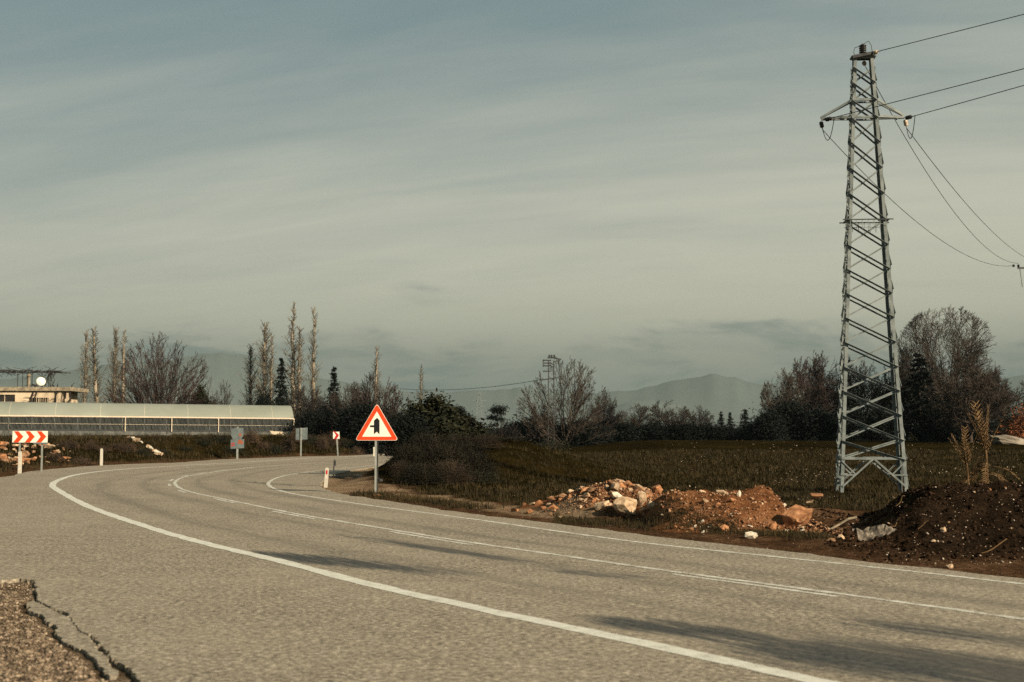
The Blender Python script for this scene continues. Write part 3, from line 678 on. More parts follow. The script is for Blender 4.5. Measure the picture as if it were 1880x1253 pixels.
def grow_tree(seed, H, fork, nmain, spread, rx, zc, rz, levels=3, kids=(9, 7, 5), ang=(0.65, 0.7, 0.7), r0=0.16, twig=0.022, wander=0.12, up=0.10, trunk=True, frac=(0.5, 0.45, 0.45), lean=0.0, tb=1.0):
    """bare tree: limbs reach out to an ellipsoid crown, then branch three more times; returns trunk and crown segments"""
    R = random.Random(seed); T = []; Cc = []

    def reach(p, d):
        ox, oy, oz = p[0] / rx, p[1] / rx, (p[2] - zc) / rz; dx, dy, dz = d[0] / rx, d[1] / rx, d[2] / rz
        A = dx * dx + dy * dy + dz * dz; B = ox * dx + oy * dy + oz * dz; C_ = ox * ox + oy * oy + oz * oz - 1; D = B * B - A * C_
        return max(0.4, (-B + math.sqrt(D)) / A) if D > 0 else 0.5

    def perp(d, a):
        v = Vector((R.gauss(0, 1), R.gauss(0, 1), R.gauss(0, 1))); d = Vector(d); v = v - d * v.dot(d)
        if v.length < 1e-4: v = Vector((1, 0, 0))
        v.normalize(); q = d * math.cos(a) + v * math.sin(a); return (q.x, q.y, q.z)

    def branch(p, d, L, r, lev):
        dst = T if lev <= 0 else Cc; n = max(2, min(9, int(L / (0.35 + 0.25 * (levels - lev))) + 1)); st = L / n; nk = kids[min(lev, len(kids) - 1)] if lev < levels else 0; pts = [p]; dirs = []
        r1 = max(twig, r * 0.25)
        for i in range(n):
            d = (d[0] + R.gauss(0, wander), d[1] + R.gauss(0, wander), d[2] + R.gauss(0, wander) + up); l = math.sqrt(d[0] ** 2 + d[1] ** 2 + d[2] ** 2); d = (d[0] / l, d[1] / l, d[2] / l)
            q = (p[0] + d[0] * st, p[1] + d[1] * st, p[2] + d[2] * st); ra = r + (r1 - r) * i / n; rb = r + (r1 - r) * (i + 1) / n
            dst.append((*p, *q, ra, rb)); p = q; pts.append(p); dirs.append(d)
        for kk in range(nk):
            t = 0.2 + 0.8 * ((kk + R.random()) / nk) ** tb; j = min(n - 1, int(t * n)); f = t * n - j; a = pts[j]; b = pts[j + 1]; o = (a[0] + (b[0] - a[0]) * f, a[1] + (b[1] - a[1]) * f, a[2] + (b[2] - a[2]) * f)
            dd = perp(dirs[j], ang[min(lev, len(ang) - 1)] * R.uniform(0.6, 1.25)); LL = min(L * frac[min(lev, len(frac) - 1)] * R.uniform(0.6, 1.3) * (1.15 - (0.55 if tb == 1.0 else 0.15) * t), reach(o, dd) * 1.05)
            if LL > 0.12: branch(o, dd, LL, max(twig, (r + (r1 - r) * t) * 0.55), lev + 1)
    top = (lean * fork, 0, fork)
    if trunk and fork > 0.3:
        T.append((0, 0, -0.25, 0, 0, fork * 0.4, r0 * 1.25, r0)); T.append((0, 0, fork * 0.4, *top, r0, r0 * 0.9))
    for i in range(nmain):
        az = 2 * math.pi * (i + R.random() * 0.6) / nmain; tilt = spread * math.sqrt((i + 0.5) / nmain) * R.uniform(0.8, 1.15); az = i * 2.39996 + R.uniform(-0.2, 0.2)
        d = (math.sin(tilt) * math.cos(az), math.sin(tilt) * math.sin(az), math.cos(tilt)); o = (top[0] + R.gauss(0, r0 * 0.4), top[1] + R.gauss(0, r0 * 0.4), top[2] - R.random() * 0.25 * fork - (0.15 if fork < 0.3 else 0))
        L = reach(o, d) * R.uniform(0.85, 1.02); branch(o, d, L, r0 * R.uniform(0.45, 0.75), 0)
    return T, Cc


def poplar(seed, H, W, dens=1.0, twig=0.02, wig=0.02, start=0.12):
    R = random.Random(seed); T = []; Cc = []; p = (0.0, 0.0, -0.25); n = 14; pts = [p]; x = y = 0.0
    for i in range(n):
        x += R.gauss(0, wig * H / n); y += R.gauss(0, wig * H / n); q = (x, y, H * (i + 1) / n); ra = 0.0065 * H * (1 - i / n) + 0.012; rb = 0.0065 * H * (1 - (i + 1) / n) + 0.012
        T.append((*p, *q, ra, rb)); p = q; pts.append(p)
    nb = int(120 * dens)
    for k in range(nb):
        t = start + (0.97 - start) * (k + R.random()) / nb; j = min(n - 1, int(t * n)); f = t * n - j; a, b = pts[j], pts[j + 1]; o = [a[m] + (b[m] - a[m]) * f for m in range(3)]; az = R.random() * 6.283
        L = W * (1.6 + 1.2 * math.sin(math.pi * min(1, t * 1.1)) ** 0.8) * R.uniform(0.45, 1.0) * (1.1 - 0.6 * t); tl = R.uniform(0.18, 0.42); d = [math.sin(tl) * math.cos(az), math.sin(tl) * math.sin(az), math.cos(tl)]; q0 = o
        for s in range(3):
            d = [d[0] * 0.82 + R.gauss(0, 0.05), d[1] * 0.82 + R.gauss(0, 0.05), 1.0]; l = math.sqrt(sum(v * v for v in d)); d = [v / l for v in d]; q1 = [q0[m] + d[m] * L / 3 for m in range(3)]
            Cc.append((*q0, *q1, twig * (1.6 - s * 0.3), twig * (1.3 - s * 0.3)))
            for c in range(2):
                az2 = R.random() * 6.283; e = [d[0] + 0.45 * math.cos(az2), d[1] + 0.45 * math.sin(az2), d[2]]; l = math.sqrt(sum(v * v for v in e)); LL = L * R.uniform(0.15, 0.35); Cc.append((*q0, *[q0[m] + e[m] / l * LL for m in range(3)], twig, twig * 0.6))
            q0 = q1
    return T, Cc


def bush_points(seed, rx, rz, n, nclump, flat_bottom=True, cl=0.28, shell=0.5):
    rng = np.random.default_rng(seed); u = rng.normal(size=(nclump, 3)); u /= np.linalg.norm(u, axis=1)[:, None]; u[:, 2] = np.abs(u[:, 2]) if flat_bottom else u[:, 2]
    rad = (shell + (1 - shell) * rng.random(nclump) ** 0.5)[:, None]; c = u * rad * rng.uniform(0.82, 1.08, (nclump, 1)); k = rng.integers(0, nclump, n); sz = rng.uniform(0.6, 1.3, nclump)
    P = c[k] + rng.normal(size=(n, 3)) * cl * sz[k][:, None] * 0.6; P[:, 0] *= rx; P[:, 1] *= rx; P[:, 2] *= rz; P[:, 2] = np.maximum(P[:, 2], 0.02); return P, rng


def stems(seed, rx, rz, n, r=0.03, twig=0.012):
    R = random.Random(seed); T = []
    for i in range(n):
        az = R.random() * 6.283; tl = R.uniform(0.05, 0.9); p = [R.gauss(0, rx * 0.15), R.gauss(0, rx * 0.15), -0.1]; L = rz * R.uniform(0.6, 1.0); d = [math.sin(tl) * math.cos(az) * rx / rz, math.sin(tl) * math.sin(az) * rx / rz, math.cos(tl)]
        for s in range(4):
            d = [d[0] + R.gauss(0, 0.12), d[1] + R.gauss(0, 0.12), d[2] + 0.05]; q = [p[m] + d[m] * L / 4 for m in range(3)]; T.append((*p, *q, max(twig, r * (1 - s / 4)), max(twig, r * (1 - (s + 1) / 4)))); p = q
    return T


def bounds(meshes):
    A = []
    for me in meshes:
        c = np.empty(len(me.vertices) * 3, np.float32); me.vertices.foreach_get('co', c); A.append(c.reshape(-1, 3))
    A = np.vstack(A); w = np.percentile(np.abs(A[:, :2]), 98.5) * 2; return float(w), float(A[:, 2].max())


class Proto:
    def __init__(s, parts):       # parts: list of (part name, mesh)
        s.parts = parts; s.w, s.h = bounds([m for _, m in parts])


def put(proto, name, label, cat, px, ytop, Y, wpx, group=None, rz=0.0, base=None, X=None):
    if name == 'poplar_tree': wpx = wpx * 1.3
    x = PD(px, 800, Y)[0] if X is None else X; z0 = zg(x, Y) if base is None else base; h = PD(px, ytop, Y)[2] - z0; w = wpx * Y / FPX
    o = empty(name, (x, Y, z0), label, cat, group, rz); s = w / proto.w; o.scale = (s, s, h / proto.h)
    for nm, me in proto.parts: link(nm, me, o)
    return o


def two_parts(name, T, C, bark, twigmat): return Proto([('trunk', tubes_mesh(name + '_trunk', T, bark, 5)), ('crown', tubes_mesh(name + '_crown', C, twigmat, 3))])


PR = {}
for i, (W, dn, wg) in enumerate([(1.0, 1.0, 0.02), (0.8, 0.8, 0.035), (1.15, 1.2, 0.02), (0.7, 0.6, 0.03)]):
    T, C = poplar(100 + i, 13.0, W, dn, 0.010, wg * 0.5); PR['pop%d' % i] = two_parts('poplar', T, C, 'bark_pale', 'twig_pale')
T, C = poplar(120, 16, 0.85, 0.75, 0.010, 0.025, 0.2); PR['tallpop'] = two_parts('tall_poplar', T, C, 'bark_pale', 'twig_pale')
T, C = grow_tree(201, 10, 0.2, 30, 1.3, 7.2, 1.5, 9.2, 3, (9, 6, 4), (0.4, 0.5, 0.55), 0.17, 0.018, 0.07, 0.035); PR['fan_red'] = two_parts('fan_tree', T, C, 'bark', 'twig_red')
T, C = grow_tree(202, 9, 0.2, 24, 1.25, 6.0, 1.5, 8.0, 3, (8, 6, 4), (0.4, 0.5, 0.55), 0.14, 0.017, 0.07, 0.03); PR['fan_grey'] = two_parts('fan_tree', T, C, 'bark', 'twig_grey')
T, C = grow_tree(203, 17, 4.0, 78, 1.7, 7.0, 9.8, 7.6, 3, (15, 8, 3), (0.55, 0.6, 0.7), 0.2, 0.018, 0.05, 0.0, frac=(0.28, 0.5, 0.5), tb=0.6); PR['dome'] = two_parts('dome_tree', T, C, 'bark', 'twig_grey')
T, C = grow_tree(204, 9, 1.6, 12, 1.25, 4.2, 5.0, 4.6, 3, (12, 8, 6), (0.7, 0.8, 0.8), 0.2, 0.021, 0.12, 0.04); PR['round_a'] = two_parts('bare_tree', T, C, 'bark', 'twig_dark')
T, C = grow_tree(205, 9, 1.2, 15, 1.05, 4.0, 4.5, 5.2, 3, (12, 8, 5), (0.55, 0.7, 0.8), 0.2, 0.021, 0.1, 0.06); PR['round_b'] = two_parts('bare_tree', T, C, 'bark', 'twig_red')
T, C = grow_tree(206, 9, 1.0, 15, 1.15, 4.4, 4.2, 5.0, 3, (12, 8, 5), (0.6, 0.75, 0.8), 0.2, 0.021, 0.11, 0.05); PR['round_c'] = two_parts('bare_tree', T, C, 'bark', 'twig_grey')
T, C = grow_tree(207, 6, 0.2, 12, 1.2, 3.0, 0.8, 4.2, 2, (10, 7), (0.5, 0.6), 0.08, 0.016, 0.12, 0.05); PR['scrub'] = two_parts('scrub', T, C, 'bark', 'twig_dark')
T, C = grow_tree(208, 6, 0.2, 16, 0.9, 2.6, 0.8, 4.6, 2, (10, 7), (0.4, 0.5), 0.07, 0.016, 0.1, 0.08); PR['scrub_red'] = two_parts('scrub', T, C, 'bark', 'twig_red')
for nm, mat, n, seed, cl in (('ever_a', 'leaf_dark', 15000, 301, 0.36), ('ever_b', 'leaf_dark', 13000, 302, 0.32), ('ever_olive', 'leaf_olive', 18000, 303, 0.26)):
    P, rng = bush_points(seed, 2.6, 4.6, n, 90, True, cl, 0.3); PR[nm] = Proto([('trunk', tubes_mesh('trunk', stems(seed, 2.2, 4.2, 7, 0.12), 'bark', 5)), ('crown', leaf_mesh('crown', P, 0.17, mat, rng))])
P, rng = bush_points(311, 1.3, 1.5, 3200, 40, True, 0.36, 0.3); PR['shrub_brown'] = Proto([('stem', tubes_mesh('stem', stems(311, 1.25, 1.7, 60, 0.02, 0.009), 'twig_grey', 3)), ('foliage', leaf_mesh('foliage', P, 0.065, 'leaf_brown', rng, 0, 0.35))])
P, rng = bush_points(312, 1.3, 1.3, 3200, 40, True, 0.36, 0.3); PR['shrub_olive'] = Proto([('stem', tubes_mesh('stem', stems(312, 1.25, 1.5, 50, 0.02, 0.009), 'twig_dark', 3)), ('foliage', leaf_mesh('foliage', P, 0.06, 'leaf_olive', rng, 0, 0.4))])
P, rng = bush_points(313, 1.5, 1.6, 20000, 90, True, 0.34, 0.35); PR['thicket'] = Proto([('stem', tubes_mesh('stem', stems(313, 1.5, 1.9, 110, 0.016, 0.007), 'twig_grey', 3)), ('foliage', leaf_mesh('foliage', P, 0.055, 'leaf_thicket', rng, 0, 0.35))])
P, rng = bush_points(314, 1.4, 1.3, 12000, 80, True, 0.34, 0.3); PR['thicket_brown'] = Proto([('stem', tubes_mesh('stem', stems(314, 1.4, 1.6, 120, 0.014, 0.007), 'twig_grey', 3)), ('foliage', leaf_mesh('foliage', P, 0.045, 'leaf_scrub', rng, 0, 0.25))])
P, rng = bush_points(315, 1.8, 2.2, 3500, 40, True, 0.3, 0.4); PR['rust'] = Proto([('trunk', tubes_mesh('trunk', stems(315, 1.7, 2.2, 60, 0.04, 0.012), 'twig_rust', 3)), ('crown', leaf_mesh('crown', P, 0.07, 'leaf_rust', rng))])


def conifer(seed, H, W, n, ragged=0.3, mat='leaf_dark', size=0.13):
    rng = np.random.default_rng(seed); lay = 26; C = []
    for i in range(lay):
        t = (i + rng.random() * 0.6) / lay; r = W * (1 - t) ** 0.8 * (1 - 0.35 * (t < 0.08)) + 0.1; nb = max(3, int(8 * (1 - t)) + 3)
        for b in range(nb):
            az = rng.random() * 6.283; L = r * rng.uniform(1 - ragged, 1 + ragged * 0.6); m = max(5, int(n / (lay * 8))); s = rng.random(m) ** 0.7
            x = np.cos(az) * L * s; y = np.sin(az) * L * s; z = H * (0.06 + 0.94 * t) + L * (0.18 * s - 0.28 * s * s); C.append(np.stack([x, y, z], 1) + rng.normal(size=(m, 3)) * (0.09 + 0.07 * (1 - t)))
    C = np.vstack(C); T = [(0, 0, -0.25, 0, 0, H * 0.97, 0.03 * H * 0.45, 0.02)]
    return Proto([('trunk', tubes_mesh('trunk', T, 'bark', 5)), ('crown', leaf_mesh('crown', C, size, mat, rng, 0.3))])


PR['con_a'] = conifer(401, 9, 2.0, 5200, 0.45); PR['con_b'] = conifer(402, 9, 1.5, 4200, 0.5); PR['con_c'] = conifer(403, 12, 3.2, 8200, 0.35, size=0.17)


def pine(seed):
    rng = np.random.default_rng(seed); R = random.Random(seed); T = [(0, 0, -0.2, 0.1, 0, 3.6, 0.11, 0.08), (0.1, 0, 3.6, 0.0, 0, 5.6, 0.08, 0.03)]; C = []
    for i in range(13):
        z = R.uniform(1.8, 5.4); az = R.random() * 6.283; L = R.uniform(0.5, 1.5) * (1.25 - z / 7); q = (math.cos(az) * L, math.sin(az) * L, z + 0.35 * L); T.append((0.05, 0, z, *q, 0.035, 0.015))
        C.append(np.array(q) + rng.normal(size=(230, 3)) * np.array([0.42, 0.42, 0.2]))
    C.append(np.array([0, 0, 5.5]) + rng.normal(size=(260, 3)) * np.array([0.4, 0.4, 0.3])); return Proto([('trunk', tubes_mesh('trunk', T, 'bark', 5)), ('crown', leaf_mesh('crown', np.vstack(C), 0.11, 'leaf_dark', rng))])


PR['pine'] = pine(420)

# ------------------------------------------------------------------ trees, each where it stands
G1 = 'bare poplars behind the greenhouse'
put(PR['pop0'], 'poplar_tree', 'leftmost slim bare poplar behind the greenhouse, nearest the house', 'tree', 153, 604, 186, 24, G1, 0.3)
put(PR['pop1'], 'poplar_tree', 'second slim bare poplar from the house, behind the greenhouse', 'tree', 177, 598, 188, 30, G1, 1.7)
put(PR['pop2'], 'poplar_tree', 'third bare poplar from the house, beside the wide red-tinged tree', 'tree', 208, 596, 190, 26, G1, 2.2)
put(PR['pop3'], 'poplar_tree', 'thin bare poplar half hidden by the wide red-tinged tree', 'tree', 224, 604, 194, 22, G1, 4.0)
put(PR['fan_red'], 'bare_tree', 'wide fan-shaped bare tree with reddish twigs above the greenhouse roof', 'tree', 296, 607, 172, 190, None, 0.6)
put(PR['ever_olive'], 'evergreen_bush', 'brown-green evergreen bush right of the fan-shaped bare tree', 'bush', 368, 688, 174, 50)
put(PR['scrub'], 'bare_shrub', 'low bare shrub with arching twigs right of the brown-green bush', 'shrub', 400, 694, 176, 64)
put(PR['scrub'], 'bare_shrub', 'small dark bare shrub just right of the house corner', 'shrub', 112, 712, 168, 40, None, 2.0)
G2 = 'bare poplars past the end of the greenhouse'
put(PR['pop0'], 'poplar_tree', 'short grey poplar left of the dense tall poplar', 'tree', 457, 630, 182, 26, G2, 1.1)
put(PR['pop2'], 'poplar_tree', 'dense tall poplar with dark bushes round its foot', 'tree', 484, 586, 180, 34, G2, 2.6)
put(PR['pop3'], 'poplar_tree', 'slim poplar between the dense poplar and the dark conifer', 'tree', 497, 612, 186, 16, G2, 0.4)
put(PR['tallpop'], 'poplar_tree', 'tallest thin poplar in the group, left of the leaning one', 'tree', 537, 553, 172, 30, G2, 0.9)
put(PR['pop1'], 'poplar_tree', 'shorter poplar between the two tallest poplars', 'tree', 549, 598, 176, 24, G2, 3.3)
o = put(PR['tallpop'], 'poplar_tree', 'tall thin poplar leaning left, nearest the triangular sign', 'tree', 572, 563, 170, 24, G2, 2.4); o.rotation_euler = (0, math.radians(-2.6), 2.4)
put(PR['con_a'], 'conifer_tree', 'dark ragged conifer just left of the tallest poplar', 'tree', 515, 656, 168, 44)
put(PR['ever_a'], 'evergreen_bush', 'dark evergreen bush at the foot of the dense poplar', 'bush', 486, 694, 166, 44)
put(PR['ever_b'], 'evergreen_bush', 'dark evergreen bush under the ragged conifer by the greenhouse end', 'bush', 520, 706, 160, 40)
put(PR['con_b'], 'conifer_tree', 'dark conifer with a thin bent tip left of the triangular sign', 'tree', 612, 672, 160, 40)
put(PR['scrub'], 'bare_shrub', 'tangled grey scrub right of the greenhouse end', 'shrub', 562, 706, 150, 78, None, 0.4)
put(PR['ever_a'], 'evergreen_bush', 'dark bush below the bent-tip conifer', 'bush', 612, 722, 148, 62, None, 1.0)
put(PR['ever_b'], 'evergreen_bush', 'dark bush behind the single chevron sign', 'bush', 655, 728, 140, 76, None, 2.0)
put(PR['scrub'], 'bare_shrub', 'grey twiggy scrub between the bent-tip conifer and the pinkish tree', 'shrub', 640, 698, 146, 76, None, 2.2)
put(PR['scrub_red'], 'bare_tree', 'pinkish twiggy tree rising behind the triangular sign', 'tree', 694, 676, 140, 96, None, 0.2)
put(PR['pop3'], 'poplar_tree', 'thin poplar tip rising out of the pinkish tree', 'tree', 690, 634, 170, 20, G2, 5.0)
put(PR['pop1'], 'poplar_tree', 'faint lone poplar right of the pinkish tree', 'tree', 770, 668, 240, 13, G2, 5.4)
put(PR['ever_b'], 'evergreen_bush', 'dark bush directly behind the triangular sign', 'bush', 716, 738, 120, 70, None, 3.0)
put(PR['ever_olive'], 'evergreen_tree', 'round olive-green evergreen right of the triangular sign', 'tree', 798, 706, 59, 138, None, 0.5)
put(PR['ever_a'], 'evergreen_bush', 'low dark evergreen bush nearest the right side of the triangular sign', 'bush', 756, 742, 55, 84, None, 1.4)
put(PR['ever_a'], 'evergreen_tree', 'dark evergreen crowding the left of the round olive-green one', 'tree', 768, 722, 62, 96, None, 2.2)
put(PR['ever_olive'], 'evergreen_bush', 'dark bush sloping down right of the round olive-green evergreen', 'bush', 846, 748, 60, 100, None, 2.5)
put(PR['pine'], 'pine_tree', 'small pine peeping over the round evergreen on its right', 'tree', 842, 742, 160, 34)
put(PR['pine'], 'pine_tree', 'tufted pine between the faint pylon and the large bare tree', 'tree', 912, 740, 170, 46, None, 1.0)
put(PR['ever_a'], 'evergreen_bush', 'low dark bush left of the tufted pine, under the faint pylon', 'bush', 868, 772, 172, 56, None, 1.0)
put(PR['ever_b'], 'evergreen_bush', 'dark bush between the tufted pine and the large bare tree', 'bush', 950, 754, 172, 70, None, 0.2)
put(PR['scrub'], 'bare_shrub', 'low grey scrub in front of the tufted pine', 'shrub', 925, 768, 160, 66, None, 1.9)
put(PR['ever_b'], 'evergreen_bush', 'dark bush at the left foot of the large bare tree', 'bush', 992, 740, 168, 66, None, 1.2)
put(PR['fan_grey'], 'bare_tree', 'large bare tree spreading like a fan round the transformer pole', 'tree', 1036, 652, 150, 178, None, 1.1)
put(PR['ever_a'], 'evergreen_bush', 'dark bush under the right side of the large fan-shaped tree', 'bush', 1056, 756, 152, 88, None, 0.9)
put(PR['round_a'], 'bare_tree', 'thin dark bare tree right of the large fan-shaped tree', 'tree', 1110, 712, 165, 52, None, 0.9)
G3 = 'trees along the far edge of the field'
put(PR['ever_b'], 'evergreen_bush', 'dark hedge bush under the thin dark bare tree', 'bush', 1112, 752, 166, 76, G3, 0.9)
put(PR['round_c'], 'bare_tree', 'brownish bare bush next right of the thin dark tree', 'tree', 1168, 740, 168, 74, G3, 0.1)
put(PR['ever_a'], 'evergreen_bush', 'dark bush under the brownish bare bush on the field edge', 'bush', 1160, 770, 170, 80, G3, 0.7)
put(PR['round_a'], 'bare_tree', 'dark gnarled bare tree in the middle of the field edge', 'tree', 1232, 732, 168, 78, G3, 2.1)
put(PR['ever_b'], 'evergreen_bush', 'dark undergrowth below the gnarled bare tree', 'bush', 1218, 774, 172, 70, G3, 2.1)
put(PR['round_a'], 'bare_tree', 'leaning dark bare tree right of the gnarled one', 'tree', 1284, 742, 170, 52, G3, 4.1)
put(PR['ever_a'], 'evergreen_bush', 'low dark bush below the leaning bare tree', 'bush', 1276, 774, 174, 64, G3, 4.0)
put(PR['con_b'], 'conifer_tree', 'left one of three small dark conifers on the field edge', 'tree', 1324, 755, 175, 24, G3, 0)
put(PR['con_a'], 'conifer_tree', 'middle one of three small dark conifers on the field edge', 'tree', 1340, 757, 176, 26, G3, 1)
put(PR['con_b'], 'conifer_tree', 'right one of three small conifers, beside the black evergreen mass', 'tree', 1368, 751, 176, 34, G3, 2)
put(PR['ever_b'], 'evergreen_bush', 'low undergrowth below the three small conifers', 'bush', 1345, 778, 178, 72, G3, 3.0)
G4 = 'black evergreens left of the near pylon'
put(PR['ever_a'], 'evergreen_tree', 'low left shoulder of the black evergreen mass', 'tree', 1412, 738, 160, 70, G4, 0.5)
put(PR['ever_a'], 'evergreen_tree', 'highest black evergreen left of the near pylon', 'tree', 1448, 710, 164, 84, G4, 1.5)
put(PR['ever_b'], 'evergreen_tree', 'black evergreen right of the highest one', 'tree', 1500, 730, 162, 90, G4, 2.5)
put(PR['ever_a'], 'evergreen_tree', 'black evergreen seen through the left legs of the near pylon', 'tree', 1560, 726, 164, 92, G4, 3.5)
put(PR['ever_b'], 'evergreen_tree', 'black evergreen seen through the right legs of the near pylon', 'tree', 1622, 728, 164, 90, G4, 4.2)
put(PR['round_c'], 'bare_tree', 'thin bare tree rising over the left of the black evergreens', 'tree', 1436, 674, 178, 72, None, 0.3)
put(PR['round_b'], 'bare_tree', 'reddish bare tree rising behind the black evergreens', 'tree', 1492, 652, 182, 104, None, 1.3)
put(PR['round_b'], 'bare_tree', 'reddish bare tree just left of the near pylon', 'tree', 1530, 642, 186, 88, None, 3.3)
put(PR['round_c'], 'bare_tree', 'brown bare tree seen through the near pylon', 'tree', 1588, 660, 184, 100, None, 2.3)
put(PR['round_b'], 'bare_tree', 'reddish bare tree just right of the near pylon', 'tree', 1650, 668, 184, 100, None, 4.3)
put(PR['con_c'], 'conifer_tree', 'black pointed conifer right of the near pylon', 'tree', 1690, 648, 152, 98, None, 0.4)
put(PR['dome'], 'bare_tree', 'huge dome-shaped bare tree, tallest on the right', 'tree', 1740, 558, 176, 178, None, 0.7)
put(PR['round_c'], 'bare_tree', 'pale-branched bare tree in front of the huge dome-shaped one', 'tree', 1782, 646, 142, 150, None, 1.9)
put(PR['round_a'], 'bare_tree', 'dark bare tree at the right edge under the dome-shaped one', 'tree', 1846, 672, 160, 110, None, 3.0)
put(PR['ever_b'], 'evergreen_bush', 'black bush at the foot of the pointed conifer', 'bush', 1732, 728, 150, 90, None, 0.4)
put(PR['ever_a'], 'evergreen_bush', 'dark bush under the pale-branched tree at the right', 'bush', 1800, 752, 150, 90, None, 1.4)
put(PR['ever_b'], 'evergreen_bush', 'dark bush at the right edge of the field', 'bush', 1862, 742, 156, 76, None, 2.4)
put(PR['rust'], 'rust_tree', 'rust-coloured bush at the far right edge', 'bush', 1888, 722, 140, 92)

for px, yt, Y, w, pr, nm, lb in [
        (584, 704, 152, 90, 'round_a', 'bare_tree', 'dense dark bare tree between the leaning poplar and the bent-tip conifer'),
        (652, 700, 150, 84, 'round_c', 'bare_tree', 'greyish bare tree just right of the bent-tip conifer'),
        (668, 716, 134, 86, 'ever_a', 'evergreen_bush', 'dark bush under the left side of the pinkish tree'),
        (728, 726, 128, 70, 'round_a', 'bare_tree', 'dark bare tree between the pinkish tree and the round evergreen'),
        (576, 742, 144, 70, 'ever_b', 'evergreen_bush', 'low dark bush at the foot of the leaning poplar'),
        (690, 762, 118, 80, 'ever_a', 'evergreen_bush', 'low dark bush left of the triangular sign plate'),
        (1086, 764, 160, 84, 'ever_a', 'evergreen_bush', 'low dark bush filling the hedge right of the fan-shaped tree'),
        (1140, 768, 164, 84, 'ever_b', 'evergreen_bush', 'low dark bush between the thin dark tree and the brownish bush'),
        (1196, 770, 166, 80, 'ever_a', 'evergreen_bush', 'low dark bush left of the gnarled bare tree'),
        (1252, 768, 166, 80, 'ever_b', 'evergreen_bush', 'low dark bush between the gnarled and the leaning bare trees'),
        (1306, 770, 168, 76, 'ever_a', 'evergreen_bush', 'low dark bush left of the three small conifers'),
        (1390, 764, 166, 70, 'ever_b', 'evergreen_bush', 'low dark bush joining the small conifers to the black evergreens'),
        (1008, 762, 156, 80, 'ever_a', 'evergreen_bush', 'low dark bush under the middle of the fan-shaped tree')]:
    put(PR[pr], nm, lb, 'tree' if nm == 'bare_tree' else 'bush', px, yt, Y, w, None, px * 0.37)

# thicket inside the bend, on the grassy rise
G5 = 'thicket beside the triangular sign'
for px, yt, Y, w, pr, lb in [
        (750, 800, 50, 66, 'thicket', 'twiggy dark shrub at the left end of the thicket beside the triangular sign'),
        (756, 796, 49.5, 84, 'thicket', 'broad dark shrub bulging towards the sign from the thicket'),
        (814, 792, 50, 110, 'thicket', 'broad dark shrub in the front middle of the thicket'),
        (862, 812, 50.5, 90, 'thicket', 'dark shrub trailing off right of the front middle one'),
        (790, 776, 53, 90, 'thicket', 'tall dark shrub in the middle of the thicket beside the sign'),
        (842, 778, 54, 96, 'thicket', 'dark shrub on the right shoulder of the thicket'),
        (772, 836, 46.5, 84, 'thicket', 'low front shrub of the thicket near the road'),
        (826, 830, 47, 100, 'thicket_brown', 'low brown shrub at the front right of the thicket'),
        (738, 836, 48.5, 52, 'thicket_brown', 'wispy brown shrub overhanging the sandy ground left of the thicket'),
        (884, 790, 57, 90, 'thicket_brown', 'brown-olive scrub on the grassy rise right of the thicket'),
        (930, 800, 60, 90, 'shrub_olive', 'low olive scrub on the right slope of the grassy rise'),
        (880, 850, 48, 84, 'shrub_olive', 'low olive scrub on the grass before the rise'),
        (800, 756, 62, 100, 'thicket', 'dark shrub behind the thicket under the round evergreen'),
        (756, 768, 60, 60, 'thicket', 'dark shrub behind the thicket directly right of the sign'),
        (1010, 792, 110, 76, 'shrub_olive', 'low scrub at the left end of the open field under the bare fan tree'),
        (1070, 880, 41, 44, 'shrub_olive', 'small dark weed clump on the grass behind the stone heap')]:
    put(PR[pr], 'shrub', lb, 'shrub', px, yt, Y, w, G5, px * 0.7)

# dry shrubs on the bank outside the bend: each is one of a row
G6 = 'dry shrubs along the bank'
rg = random.Random(5); xs = [100, 126, 150, 168, 190, 212, 232, 262, 300, 340, 375, 405, 430, 462, 486, 505, 528, 546, 570, 592, 610, 632, 655, 676, 700, 722]
for i, px in enumerate(xs):
    yb = np.interp(px, [0, 78, 153, 255, 400, 553, 640, 720], [877, 863, 856.8, 851.6, 844, 838.5, 836.8, 836]); yb -= rg.uniform(1.5, 7 if px < 250 else 4); h = rg.uniform(18, 36) if px > 440 else rg.uniform(11, 25)
    Y = PG(px, yb)[1] + 1.2; pr = 'shrub_brown' if (px > 440 and i % 3) or px < 260 else 'shrub_olive'
    z0 = zg(PD(px, 800, Y)[0], Y); yt = 793 - (z0 - 2) * FPX / Y - h
    put(PR[pr], 'dry_shrub', 'dry shrub in the row along the foot of the bank outside the bend', 'shrub', px, yt, Y, rg.uniform(26, 46), G6, i * 1.3)


